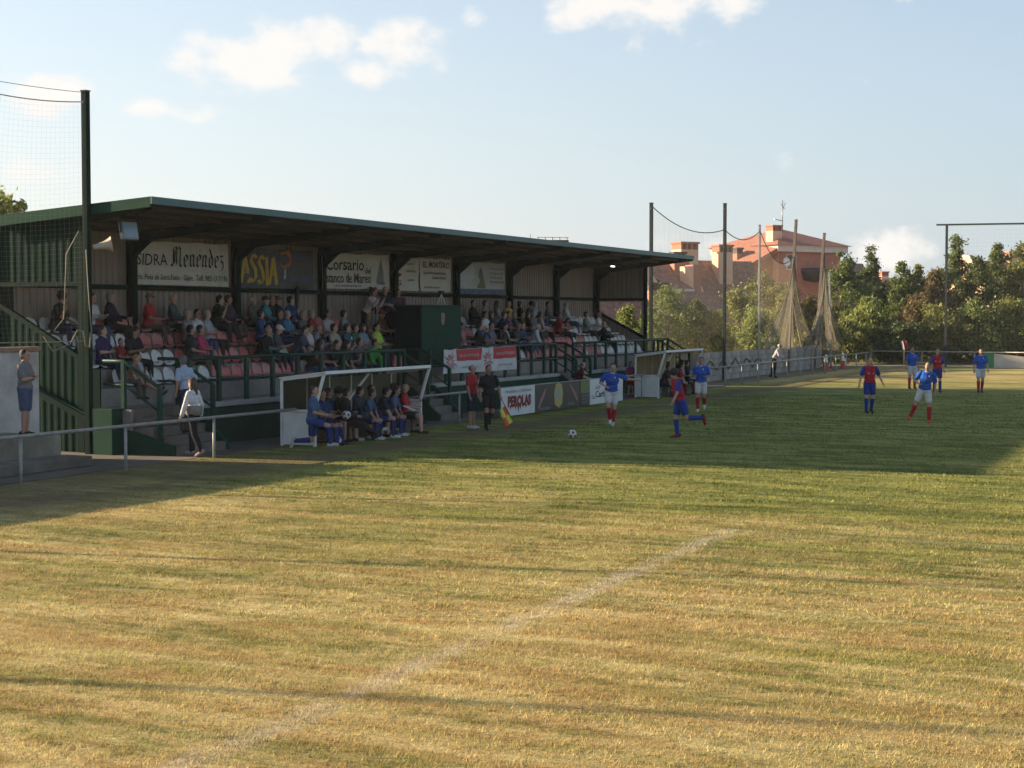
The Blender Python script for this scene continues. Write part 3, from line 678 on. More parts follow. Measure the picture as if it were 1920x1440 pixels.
r, pt = board('advertising_board', 'narrow board, green above and dark below', 49.55, 50.38, sign_black)
MB().add([pt(.02, .5, .004), pt(.98, .5, .004), pt(.98, .98, .004), pt(.02, .98, .004)], [(0, 1, 2, 3)]).build('green_panel', mat('sign_green', (.10, .16, .04), .5, .3, 6), r)
for i in range(3): dashes(r, pt, .1, .9, .36 - .12 * i, .07, ink_grey, 42 + i)
r, pt = board('advertising_board', 'white board with condensed black lettering beside the far dugout', 50.42, 53.6, sign_white)
sub_letters(r, pt, [('La', .06, .14, .22, .40, ink_grey, .01), ('Carbayera', .16, .74, .18, .52, ink, .02), ('AGP', .16, .30, .60, .72, ink_grey, .01)])

# dugouts
plexi = new_mat('smoked_pane')[0]; _b = plexi.node_tree.nodes['Principled BSDF']; _b.inputs['Base Color'].default_value = (.55, .50, .44, 1); _b.inputs['Transmission Weight'].default_value = 1; _b.inputs['Roughness'].default_value = .18; _b.inputs['IOR'].default_value = 1.03
dug_back = mat('dugout_back', (.075, .085, .06), .6, .25, 2, dirt=.3)
dug_cream = mat('dugout_cream', (.40, .32, .19), .7, .15, 2, dirt=.3)
def dugout(x0, x1, label, backm, far_open=False):
    r = root('dugout', label, 'dugout', ((x0 + x1) / 2, 19.9, 0))
    B, T, K, F = (20.42, 1.56), (19.27, 1.70), (19.53, .86), (19.53, .0)
    for i, x in enumerate((x0, x1)):
        s = MB().box(x - .02, x + .02, 19.56, 20.40, .04, .80).build('side_panel', white_paint, r, bevel=.005)
        MB().prism([(19.56, .88), (20.38, .88), (20.38, 1.52), (19.36, 1.64)], 'x', x - .008, x + .008).build('side_pane', plexi, r)
        f = MB()
        for p, q in ((T, K), (K, F), (B, (B[0], 0)), ((19.5, .84), (20.42, .84)), (B, T)): f.bar((x, *p), (x, *q), .06, .06)
        f.build('side_frame', white_paint, r)
    MB().prism([(20.47, 1.585), (19.25, 1.735), (19.25, 1.765), (20.47, 1.615)], 'x', x0 - .06, x1 + .06).build('roof', white_paint, r, bevel=.004)
    MB().box(x0, x1, 19.22, 19.245, 1.70, 1.775).build('front_trim', white_paint, r)
    n = 5
    for i in range(n):
        a, b = x0 + (x1 - x0) * i / n, x0 + (x1 - x0) * (i + 1) / n
        MB().box(a + .025, b - .025, 20.40, 20.42, .04, 1.54).build('back_panel', backm, r)
        MB().box(a - .02, a + .02, 20.38, 20.41, .02, 1.56).build('stud', white_paint, r)
    MB().bar((x0 + (x1 - x0) * .40, 20.3, .5), (x0 + (x1 - x0) * .60, 19.9, 1.6), .05, .05).build('brace', white_paint, r)
    MB().box(x0 + .05, x1 - .05, 19.85, 20.2, .36, .41).build('bench_seat', mat('bench_wood', (.12, .09, .06), .7, .25, 4, stretch=(.3, 3, 1)), r, bevel=.006)
    for x in np.linspace(x0 + .4, x1 - .4, 5): MB().box(x - .03, x + .03, 19.9, 20.15, 0, .36).build('bench_leg', grey_metal, r)
    return r
dugout(31.95, 37.25, 'white framed dugout with smoked panes, in front of the stair with the red shirted man', dug_back)
dugout(56.2, 60.7, 'smaller looking white dugout with cream back at the end of the stand', dug_cream)

# ================================================================ near terrace, white wall, nets
tr = root('terrace_step', 'stained concrete terrace block below the white wall', 'terrace', (20, 21.9, 0))
MB().box(1.0, 25.95, 21.9, 23.38, .012, .63).build('upper_block', mat('stained_concrete', (.20, .165, .12), .9, .3, 1.4, .4, c2=(.27, .24, .18), dirt=.75, stretch=(1, 1, .5)), tr, bevel=.02)
MB().box(1.0, 26.0, 21.15, 21.896, .012, .22).build('lower_step', concrete_dark, tr, bevel=.02)
ww = root('white_wall', 'peeling white painted masonry wall behind the standing man in grey', 'wall', (14, 23.4, 0))
MB().box(1.0, 27.05, 23.4, 23.62, .0, 2.30).build('masonry', white_wall_m, ww, bevel=.02)
MB().box(.95, 27.1, 23.36, 23.66, 2.302, 2.40).build('coping', mat('coping', (.24, .15, .105), .9, .25, 4, .3), ww, bevel=.01)

MB().bar((SX0 - .12, 25.6, 1.72), (SX0 - .12, 22.75, .62), .06, .17).build('stringer', green_wall, stand)
def net_pole(x, y, h, label, w=.15, lean=(0, 0), m=None, z0=0.0):
    r = root('net_pole', label, 'pole', (x, y, z0), 'tall net poles')
    MB().prism([(-w / 2, -w / 2), (w / 2, -w / 2), (w / 2, w / 2), (-w / 2, w / 2)], 'z', -.3, h)
    a = MB().bar((x, y, z0 - .2), (x + lean[0], y + lean[1], h), w, w).build('mast', m or pole_dark, r, bevel=.01)
    MB().bar((x + lean[0], y + lean[1], h + .002), (x + lean[0], y + lean[1], h + .03), w * 1.15, w * 1.15).build('cap', pole_dark, r)
    MB().tube([(x + lean[0] * .97 - .12, y + lean[1] * .97, h * .97), (x + lean[0] * .97 + .12, y + lean[1] * .97, h * .97)], .02, 6).build('rope_eye', grey_metal, r)
    return r
PX, PY = 28.2, 23.02
net_pole(PX, PY, 7.95, 'tall green net pole with a horn loudspeaker, at the near end of the stand', .14, m=green_dark)
for i, x in enumerate((21.1, 14.1, 7.4)):
    net_pole(x, 23.85, 8.3, ['tall net pole behind the white wall, next to the stand', 'second tall net pole behind the white wall', 'third tall net pole behind the white wall'][i], .10)
def sag(p, q, s, n=24): 
    p, q = Vector(p), Vector(q)
    return [p.lerp(q, i / n) - Vector((0, 0, s * 4 * (i / n) * (1 - i / n))) for i in range(n + 1)]
def strand_net(name, label, p, q, zb, s, cell, r, m, bulge=.25):
    """netting of single strands between two poles: p and q are the top corners"""
    p, q = Vector(p), Vector(q); L = math.hypot(q.x - p.x, q.y - p.y); nu = int(L / cell)
    nrm = Vector((-(q.y - p.y), q.x - p.x, 0)).normalized()
    def pt(a, b):
        top = p.lerp(q, a).z - s * 4 * a * (1 - a); z = zb + (top - zb) * b
        o = p.lerp(q, a); k = bulge * math.sin(a * math.pi) * math.sin(b * math.pi)
        dz = -.25 * (1 - b) * 0 - .18 * math.sin(a * math.pi) * math.sin(b * 3)
        return Vector((o.x + nrm.x * k, o.y + nrm.y * k, z + dz))
    nv = int((p.z - zb) / cell); mb = MB()
    for i in range(nu + 1): mb.tube([pt(i / nu, j / 14) for j in range(15)], r, 3, False)
    for j in range(nv + 1): mb.tube([pt(i / 14, j / nv) for i in range(15)], r, 3, False)
    rt = root(name, label, 'net', (p.x, p.y, zb)); o = mb.build('mesh', m, rt); o['kind'] = 'stuff'
    MB().tube([pt(i / 24, 1) for i in range(25)], .012, 5).build('head_rope', rope_m, rt)
    MB().tube([pt(i / 24, 0) for i in range(25)], .012, 5).build('foot_rope', rope_m, rt)
    return rt
net_m = mat('net_cord', (.13, .12, .095), .9, .2, 20)
strand_net('safety_net', 'fine safety net hung between tall poles above the white wall', (21.15, 23.85, 8.6), (PX - .08, PY + .02, 7.72), 2.5, .42, .125, .0010, net_m)
strand_net('safety_net', 'fine safety net further along the white wall', (14.1, 23.85, 8.2), (21.05, 23.85, 8.5), 2.5, .4, .16, .003, net_m)
wr = tag(MB().tube(sag((14.1, 23.85, 9.3), (PX, PY, 7.93), .55), .006, 4).build('wire', pole_dark), 'thin wire sagging to the top of the net pole by the stand', 'wire')
# loose rope ends of the net by the pole
for i, pts in enumerate(([(27.9, 23.0, 4.9), (27.55, 23.05, 4.4), (27.55, 23.1, 3.6), (27.5, 23.1, 3.0), (27.2, 23.1, 2.75)], [(28.05, 22.93, 4.5), (28.12, 22.92, 3.4), (28.2, 22.92, 2.7), (28.12, 22.9, 2.35)],
                         [(26.9, 23.15, 2.62), (27.15, 23.1, 2.30), (27.6, 23.02, 2.45), (27.8, 22.98, 2.75), (27.95, 22.95, 2.72), (28.0, 22.93, 2.40), (28.12, 22.92, 2.38), (28.16, 22.92, 2.7)])):
    tag(MB().tube(pts, .010, 5).build('rope', rope_m), ['frayed rope hanging down the net beside the green pole', 'straight pale rope down the green net pole', 'looped rope festooned along the foot of the net'][i], 'rope')
# horn loudspeaker and floodlight
hn = root('horn_loudspeaker', 'cream horn loudspeaker fixed to the green net pole', 'loudspeaker', (PX + .1, PY - .12, 4.55))
Mh = Matrix.Rotation(R(68), 3, 'Y') @ Matrix.Rotation(R(0), 3, 'X')
cream = mat('horn_cream', (.42, .36, .28), .5, .15, 6, dirt=.2)
Mh = Vector((.55, -.72, .18)).to_track_quat('Z', 'Y').to_matrix()
MB().lathe([(.0, -.12), (.06, -.12), (.07, .0), (.075, .02), (.09, .12), (.13, .22), (.175, .29), (.185, .30), (.17, .295), (.11, .2), (.05, .1), (.0, .1)], 20, (PX + .14, PY - .2, 4.58), Mh).build('horn', cream, hn)
MB().bar((PX, PY, 4.55), (PX + .14, PY - .2, 4.55), .03, .05).build('bracket', pole_dark, hn)
fo = root('floodlight', 'square floodlight hung under the near corner of the roof', 'floodlight', (28.75, 22.5, 4.75))
Mf = Matrix.Rotation(R(-20), 4, 'Z') @ Matrix.Rotation(R(-12), 4, 'X')
def tf(mb, c): mb.v = [tuple(Vector(c) + (Mf @ Vector(p))) for p in mb.v]; return mb
tf(MB().box(-.21, .21, 0.02, .13, -.2, .2), (28.85, 22.35, 4.95)).build('housing', grey_metal, fo, bevel=.015)
tf(MB().box(-.18, .18, -.003, .018, -.17, .17), (28.85, 22.35, 4.95)).build('glass', mat('flood_glass', (.20, .27, .34), .1, .1, 5), fo)
for a in (-.235, .215): tf(MB().box(a, a + .02, 0, .05, -.05, .4), (28.85, 22.35, 4.95)).build('yoke_arm', pole_dark, fo)

# ================================================================ far end of the stand: block wall, posts, nets
bw = root('block_wall', 'grey block wall with scrawled black graffiti, past the end of the stand', 'wall', (67, 22.2, 0))
block_mats = [mat('block_%d' % i, c, .9, .2, 5, .4, dirt=.4) for i, c in enumerate(((.32, .29, .25), (.27, .245, .21), (.36, .33, .29)))]
bl = MB().box(0, .515, 0, .19, 0, .255); bm = bl.mesh('block')
MB().box(67.0, 92.6, 22.26, 22.36, 0, 1.36).build('mortar_core', concrete_dark, bw)
blk = [bl.mesh('block') for _ in range(3)]
for j in range(5):
    for i in range(49):
        x = 67.0 + i * .525 + (.26 if j % 2 else 0)
        link('block', blk[(i * 5 + j * 3) % 3], block_mats[(i * 5 + j * 3) % 3], bw, Vector((x + rnd.uniform(-.004, .004), 22.2 + rnd.uniform(-.012, .012), .02 + j * .268)) - Vector(bw['_o']))
gm = mat('spray_black', (.02, .02, .022), .7)
gpts = [(70.6 + i * .42, .75 + .22 * math.sin(i * 1.3) + .1 * math.sin(i * 3.1)) for i in range(24)]
gmb = MB()
for (a, b), (c, d) in zip(gpts[:-1], gpts[1:]): gmb.bar((a, 22.176, b), (c, 22.176, d), .012, .07)
gmb.build('graffiti', gm, bw)
POST = [(66.9, 23.6, 8.0, (0, 0), pole_dark, 'dark net pole right behind the end of the stand roof'), (72.7, 22.0, 8.3, (0, 0), pole_dark, 'dark net pole, tallest one before the orange houses'),
        (78.7, 22.0, 7.6, (0, 0), galv, 'pale galvanised net pole before the bushes'), (84.5, 22.0, 8.2, (.5, -.25), mat('pole_brown', (.15, .115, .085), .7, .25, 4), 'leaning net pole draped with gathered netting'),
        (90.3, 22.0, 7.75, (.55, -.4), MATS['pole_brown'], 'leaning net pole with a tent of netting, by the fence corner'), (92.8, 21.6, 5.6, (-.2, .1), galv, 'short thin pole beside the tent of netting')]
for x, y, h, ln, m, lb in POST: net_pole(x, y, h, lb, .14 if m is not galv else .10, ln, m)
def veil_mat(name, c, alpha):
    m, nt, b, out = new_mat(name); n, l = nt.nodes, nt.links
    b.inputs['Base Color'].default_value = (*c, 1); b.inputs['Roughness'].default_value = .9
    tp = N(n, 'ShaderNodeBsdfTransparent'); mx = N(n, 'ShaderNodeMixShader'); tl = N(n, 'ShaderNodeBsdfTranslucent'); tl.inputs[0].default_value = (*c, 1); m2 = N(n, 'ShaderNodeMixShader'); m2.inputs[0].default_value = .4
    l.new(b.outputs[0], m2.inputs[1]); l.new(tl.outputs[0], m2.inputs[2])
    tc = N(n, 'ShaderNodeTexCoord'); nz = N(n, 'ShaderNodeTexNoise'); mp = N(n, 'ShaderNodeMapping'); mp.inputs['Scale'].default_value = (3, 3, .25); l.new(tc.outputs['Object'], mp.inputs[0]); nz.inputs['Scale'].default_value = 2; nz.inputs['Detail'].default_value = 4; l.new(mp.outputs[0], nz.inputs['Vector'])
    r = N(n, 'ShaderNodeMapRange'); r.inputs[1].default_value = .3; r.inputs[2].default_value = .7; r.inputs[3].default_value = alpha * .6; r.inputs[4].default_value = min(1, alpha * 1.45); l.new(nz.outputs[0], r.inputs[0]); l.new(r.outputs[0], mx.inputs[0])
    l.new(tp.outputs[0], mx.inputs[1]); l.new(m2.outputs[0], mx.inputs[2]); l.new(mx.outputs[0], out.inputs[0]); return m
veil = veil_mat('net_gathered', (.36, .31, .225), .19); veil_mid = veil_mat('net_drape', (.34, .29, .21), .17); veil_thin = veil_mat('net_far', (.26, .24, .19), .09)
def flat_net(label, p, q, zb, s, vm=None):
    p, q = Vector(p), Vector(q); rt = root('safety_net', label, 'net', (p.x, p.y, zb))
    f = lambda a, b: (lambda o: (o.x, o.y + .15 * math.sin(a * 9) * (1 - b), zb + (o.z - s * 4 * a * (1 - a) - zb) * b))(p.lerp(q, a))
    o = MB().grid(f, 16, 10).build('netting', vm or veil_thin, rt); MB().tube([f(i / 16, 1) for i in range(17)], .022, 5).build('head_rope', pole_dark, rt)
flat_net('thin net from the stand end to the tallest dark pole', (66.9, 23.6, 7.9), (72.7, 22.0, 7.1), 1.4, .55)
flat_net('thin net between the tallest dark pole and the pale pole', (72.7, 22.0, 7.1), (78.7, 22.0, 7.3), 1.4, .45)
flat_net('thin net between the pale pole and the leaning pole', (78.7, 22.0, 7.4), (84.8, 21.85, 6.2), 1.4, .9, veil_mid)
def gathered(label, top, base0, base1, seed, n=46):
    rt = root('gathered_net', label, 'net', ((base0[0] + base1[0]) / 2, (base0[1] + base1[1]) / 2, base0[2])); q = random.Random(seed)
    T = Vector(top); A, B = Vector(base0), Vector(base1); ph = [q.uniform(0, 6) for _ in range(5)]
    def f(a, b):
        g = A.lerp(B, a + .04 * math.sin(a * 19 + ph[0])); k = b ** 1.35
        p = g.lerp(T, b); w = (1 - b)
        o = (.16 * math.sin(a * 26 + ph[1]) + .10 * math.sin(a * 47 + ph[2])) * (w * .8 + .15)
        d = (B - A).normalized(); nn = Vector((-d.y, d.x, 0))
        sagx = -.35 * math.sin(b * math.pi) * (a - .5) * 1.6
        return p + nn * o + d * sagx * (B - A).length * .5
    MB().grid(f, n * 2, 16).build('netting', veil, rt)
    for a in (.0, .22, .55, .83, 1.0): MB().tube([f(a, j / 16) for j in range(17)], .028, 5).build('cord', net_m, rt)
gathered('netting gathered up on the first leaning pole', (84.9, 21.8, 6.4), (78.9, 22.0, 1.35), (88.2, 21.7, 1.35), 3)
gathered('tent of netting tied to the second leaning pole', (90.8, 21.6, 6.6), (87.3, 22.0, .9), (94.6, 21.0, .5), 5)
# net frame behind the far goal
r = root('goal_end_net', 'tall steel net frame behind the far goal line', 'net', (97.2, 15.8, 0))
for y in (15.8, 9.0, 2.2, -4.6): MB().bar((97.2, y, 0), (97.2, y, 8.4), .13, .13).build('post', pole_dark, r)
MB().bar((97.2, 16.4, 8.45), (97.2, -8, 8.25), .10, .10).build('crossbar', pole_dark, r)
mb = MB()
for y in np.arange(15.7, -6, -.24): mb.tube([(97.15, y, .3), (97.15, y, 8.4)], .0018, 3, False)
for z in np.arange(.4, 8.4, .24): mb.tube([(97.15, 15.8, z), (97.15, -6, z)], .0018, 3, False)
o = mb.build('netting', net_m, r); o['kind'] = 'stuff'
# loose advertising sheet on the far fence
r = root('advertising_sheet', 'sagging pale advertising sheet with a green end on the far fence', 'banner', (95.6, 6, 0))
def sh(a, b): y = 13.4 - a * 10.2; return (95.62 - .05 * math.sin(a * 14), y, .06 + b * (.86 - .5 * min(1, a * 2.2) ** 1.2))
MB().grid(lambda a, b: sh(.06 + a * .94, b), 30, 4).build('cloth', mat('sheet_pale', (.42, .39, .35), .8, .2, 1.5), r)
MB().grid(lambda a, b: sh(a * .06, b), 6, 4).build('green_end', mat('sheet_green', (.03, .20, .06), .8, .15, 2), r)
# corner flag
cf = root('corner_flag', 'red and white corner flag on a yellow stick', 'flag', tuple(PD(1695, 92.5)))
c0 = PD(1695, 92.5)
MB().tube([(c0.x, c0.y, -.1), (c0.x, c0.y, 1.25)], .03, 6).build('stick', mat('stick_yellow', (.55, .34, .08), .6), cf)
MB().grid(lambda a, b: (c0.x - .05 + .06 * math.sin(a * 5), c0.y - .02 - a * .22 + .08 * b, 1.2 + b * .5 - a * .12), 6, 4).build('cloth_red', mat('cf_red', (.45, .05, .05), .8), cf)
MB().grid(lambda a, b: (c0.x - .10 + .06 * math.sin(a * 5), c0.y + .06 - a * .12 + .1 * b, 1.1 + b * .5), 4, 4).build('cloth_white', fl_white, cf)
# striped barrels or bollards and a low litter bin by the rail
for i, (x, y) in enumerate(((88.6, 20.9), (92.3, 20.8))):
    b = root('traffic_cone', ['red and white cone beside the pipe fence', 'white topped cone at the fence corner'][i], 'cone', (x, y, 0))
    MB().lathe([(.24, 0.006), (.24, .04), (.15, .05), (.10, .45), (.0, .45)], 14, (x, y, 0)).build('lower_cone', mat('cone_red', (.45, .06, .04), .6), b)
    MB().lathe([(.101, .452), (.05, .9), (.0, .9)], 14, (x, y, 0)).build('upper_cone', white_paint, b)
# ================================================================ houses
def house_frame(u, d, rot=0.0):
    p = PD(u, d); a = HEAD - R(90) + rot
    return p, a
def HB(name, label, u, d, rot=0.0):
    p, a = house_frame(u, d, rot); r = thing(name, label, 'house', (p.x, p.y, 0), a); return r     # local x: to the right, local y: away
brick_o = mat('brick_orange', (.80, .47, .31), .9, .1, 2, .2, dirt=.12); brick_r = mat('brick_red', (.43, .175, .115), .9, .15, 2, .2, dirt=.1)
tile_m = mat('roof_tiles', (.235, .115, .08), .9, .25, 3, .3, c2=(.30, .16, .11), stretch=(1, 1, 1))
trim_w = mat('house_trim', (.62, .55, .47), .7, .1, 3); pane_m = mat('house_pane', (.05, .055, .06), .15, .2, 3); iron = mat('iron_dark', (.05, .04, .04), .7)
def part(name, mb, m, parent): return link(name, mb.mesh(name), m, parent)
def chimney(r, x, y, z0, z1, w=.9, dpt=.9, m=brick_o):
    c = part('chimney', MB().box(x - w / 2, x + w / 2, y - dpt / 2, y + dpt / 2, z0, z1 - .55), m, r)
    s = MB()
    for i in range(4):
        s.box(x - w / 2 + i * (w - .14) / 3, x - w / 2 + i * (w - .14) / 3 + .14, y - dpt / 2, y + dpt / 2, z1 - .549, z1 - .14)
    s.box(x - w / 2 - .08, x + w / 2 + .08, y - dpt / 2 - .08, y + dpt / 2 + .08, z1 - .139, z1)
    o = link('cowl', s.mesh('cowl'), iron if m is not brick_o else brick_r, c)
def ribbed_slope(x0, x1, p0, p1, pitch=.26):
    """tiled slope as shallow rolls between eave p0=(y,z) and ridge p1"""
    n = max(2, int((x1 - x0) / pitch)); m = MB(); vs = []
    for i in range(n * 2 + 1):
        x = x0 + (x1 - x0) * i / (n * 2); h = .045 if i % 2 else 0
        for t in range(6):
            k = t / 5; vs.append((x, p0[0] + (p1[0] - p0[0]) * k, p0[1] + (p1[1] - p0[1]) * k + h))
    return m.add(vs, [(i * 6 + t, (i + 1) * 6 + t, (i + 1) * 6 + t + 1, i * 6 + t + 1) for i in range(n * 2) for t in range(5)])
def row_house(r, x0, x1, depth, eave, ridge, left_parapet=True, y_e=0.0):
    yr = y_e + depth * .5
    part('wall', MB().prism([(y_e + .2, 0), (y_e + depth - .2, 0), (y_e + depth - .2, eave), (yr, ridge - .15), (y_e + .2, eave)], 'x', x0, x1), brick_r, r)
    part('roof', ribbed_slope(x0, x1, (y_e - .2, eave - .1), (yr, ridge)), tile_m, r)
    part('roof_back', ribbed_slope(x0, x1, (y_e + depth + .2, eave - .1), (yr, ridge)), tile_m, r)
    if left_parapet:
        part('gable_wall', MB().prism([(y_e - .5, 0), (y_e + depth + .3, 0), (y_e + depth + .3, eave + .2), (yr, ridge + .45), (yr - .9, ridge + .45), (y_e - .5, eave + .1)], 'x', x0 - .35, x0), brick_o, r)
def window(r, x, y, z, w, h):
    f = part('window', MB().box(x - w / 2 - .08, x + w / 2 + .08, y - .06, y + .02, z - .08, z + h + .08), trim_w, r)
    link('pane', MB().box(x - w / 2, x + w / 2, y - .08, y - .062, z, z + h).mesh('pane'), pane_m, f)
S1 = 110 / 3000
h1 = HB('row_house', 'orange gabled house with a dormer, just past the stand roof', 1222, 110, R(21))
row_house(h1, .0, 4.1, 8, 3.6, 6.9); 
part('party_pier', MB().box(-.9, -.5, -.6, 2.2, 0, 7.0), brick_o, h1); part('party_wall', MB().prism([(-.6, 0), (4, 0), (4, 6.8), (3.1, 6.8), (-.6, 4.4)], 'x', .6, .9), brick_o, h1)
part('lower_roof', ribbed_slope(-7.5, 4.4, (-4.5, 1.8), (-.7, 4.7)), tile_m, h1)
part('lower_wall', MB().box(-7.5, 4.4, -4.2, -.8, 0, 1.9), brick_r, h1)
part('roof_pier', MB().box(2.95, 3.3, .2, 1.6, 3, 6.5), brick_o, h1); part('roof_pier', MB().box(3.3, 3.95, .3, 1.5, 3, 6.6), brick_r, h1)
dm = part('dormer', MB().box(1.6, 2.7, -.2, 2.4, 3.6, 4.9), brick_o, h1); link('dormer_roof', MB().prism([(-.55, 4.75), (2.8, 5.75), (2.8, 5.9), (-.55, 4.92)], 'x', 1.3, 2.95).mesh('dormer_roof'), tile_m, dm)
link('eave', MB().box(1.28, 2.97, -.62, -.5, 4.74, 4.9).mesh('eave'), trim_w, dm); link('pane', MB().box(1.8, 2.5, -.22, -.205, 3.8, 4.6).mesh('pane'), pane_m, dm)
chimney(h1, .15, 2.0, 4.5, 7.5, .8, .8); chimney(h1, 3.6, 3.2, 4.2, 7.6, .9, .7, brick_r); chimney(h1, -.4, -1.4, 2.4, 5.3, 1.4, .8, brick_r)
h2 = HB('row_house', 'taller orange gabled house with a steep brown tiled roof and two chimneys', 1345, 112, R(29))
row_house(h2, 0, 6.2, 8.5, 1.2, 7.05)
chimney(h2, -.05, 3.9, 4.6, 8.35, 1.5, 1.2); chimney(h2, 2.9, 3.4, 4.4, 8.2, 1.2, .9); window(h2, 3.6, -.1, .3, .9, .8)
part('drain_pipe', MB().tube([(.35, -.45, 0), (.35, -.45, 3.5)], .06, 6), trim_w, h2)
h3 = HB('hip_roof_house', 'large brick house with a hipped red roof, pale cornice and roof aerial', 1508, 150, R(31))
part('wall', MB().box(-3.2, 4.4, 0, 9, 0, 9.2), brick_r, h3); part('side_wall', MB().box(-3.26, -3.2, 0, 9, 0, 9.2), brick_o, h3)
part('cornice', MB().box(-3.7, 4.9, -.5, 9.5, 9.0, 9.6), trim_w, h3)
part('roof', MB().add([(-4, -.8, 9.6), (5.2, -.8, 9.6), (5.2, 9.8, 9.6), (-4, 9.8, 9.6), (.2, 4.0, 11.4), (1.0, 5.2, 11.4)], [(0, 1, 4), (1, 2, 5, 4), (2, 3, 5), (3, 0, 4, 5), (3, 2, 1, 0)]), mat('roof_red', (.33, .135, .09), .9, .2, 3, .2), h3)
part('wing_roof', MB().add([(-6.6, .5, 7.6), (-3.7, -.4, 9.3), (-3.7, 6, 10.1), (-6.6, 6, 8.0), (-6.6, .5, 7.3), (-3.7, -.4, 8.9)], [(0, 1, 2, 3), (4, 5, 1, 0)]), MATS['roof_red'], h3)
part('wing_wall', MB().prism([(-6.4, 0), (-3.3, 0), (-3.3, 9.0), (-6.4, 7.3)], 'y', .8, 5.8), brick_r, h3)
part('balcony', MB().lathe([(.1, 6.2), (1.4, 6.4), (1.7, 7.2), (1.7, 7.5), (1.55, 7.5)], 16, (1.2, 0, 0)), iron, h3); window(h3, -1.7, -.02, 7.4, 1.0, 1.3)
part('satellite_dish', MB().lathe([(.0, .0), (.25, .03), (.42, .12)], 14, (-3.0, -.8, 8.0), Matrix.Rotation(R(80), 3, 'X')), white_paint, h3)
chimney(h3, -2.6, 1.4, 9.4, 11.5, 1.1, 1.0); chimney(h3, -5.6, 3, 7.0, 9.4, .7, .7, brick_r)
ae = MB().tube([(-.2, 3, 11), (-.2, 3, 14.0)], .05, 6).tube([(-1.2, 3, 12.2), (-.2, 3, 12.05)], .04, 5).tube([(-.45, 3, 13.7), (.05, 3, 13.2)], .03, 5).tube([(.15, 3, 13.8), (-.25, 3, 13.0)], .03, 5)
part('aerial', ae, grey_metal, h3)
for (u, d, w, h, lb) in ((1597, 170, 6, 8.4, 'distant dark red roofed house behind the trees'), (1668, 190, 5, 7.2, 'small far house gable between the tree tops'), (1915, 130, 6, 7.2, 'orange house partly hidden behind the tall trees')):
    h = HB('far_house', lb, u, d, R(15)); row_house(h, -w / 2, w / 2, 7, (6 if d > 140 else 5), 8.7 if u < 1620 else (7.6 if u < 1700 else 7.6)); chimney(h, w * .2, 3.5, 6, 9.0 if u < 1620 else 8.4, .9, .8)
    window(h, -.8, .18, 4.2 if d > 140 else 3.2, 1.0, 1.1)
h5 = HB('flat_roof_house', 'dark parapet of a house showing above the stand roof', 1030, 130, R(10))
part('wall', MB().box(-2.0, 1.8, 0, 6, 0, 8.9), brick_r, h5)
part('parapet', MB().box(-1.1, 1.6, 0, 6, 8.9, 9.2), iron, h5)
for i in range(5): part('rail_post', MB().box(-1.0 + i * .6, -.9 + i * .6, 0, .1, 9.2, 9.38), trim_w, h5)
part('handrail', MB().box(-1.05, 1.6, 0, .1, 9.381, 9.43), trim_w, h5)
part('aerial', MB().tube([(-1.2, 2, 8.5), (-1.2, 2, 9.75)], .03, 5), grey_metal, h5)

# ================================================================ trees and bushes
def leaf_mat(name, lo, hi):
    m, nt, b, out = new_mat(name); n, l = nt.nodes, nt.links
    geo = N(n, 'ShaderNodeNewGeometry'); rp = N(n, 'ShaderNodeValToRGB'); l.new(geo.outputs['Random Per Island'], rp.inputs[0])
    rp.color_ramp.elements[0].color = (*lo, 1); rp.color_ramp.elements[1].color = (*hi, 1); l.new(rp.outputs[0], b.inputs['Base Color']); b.inputs['Roughness'].default_value = .55; b.inputs['Specular IOR Level'].default_value = .3
    tr = N(n, 'ShaderNodeBsdfTranslucent'); l.new(rp.outputs[0], tr.inputs[0]); mx = N(n, 'ShaderNodeMixShader'); mx.inputs[0].default_value = .42
    l.new(b.outputs[0], mx.inputs[1]); l.new(tr.outputs[0], mx.inputs[2]); l.new(mx.outputs[0], out.inputs[0]); return m
LEAF = {'olive': leaf_mat('leaf_olive', (.085, .105, .028), (.34, .33, .095)), 'green': leaf_mat('leaf_green', (.050, .085, .024), (.23, .27, .075)),
        'dark': leaf_mat('leaf_dark', (.032, .058, .020), (.16, .195, .058)), 'brown': leaf_mat('leaf_brown', (.08, .065, .028), (.26, .19, .075)), 'light': leaf_mat('leaf_light', (.09, .135, .03), (.36, .38, .10))}
bark = mat('bark', (.10, .075, .05), .95, .3, 6, .6)
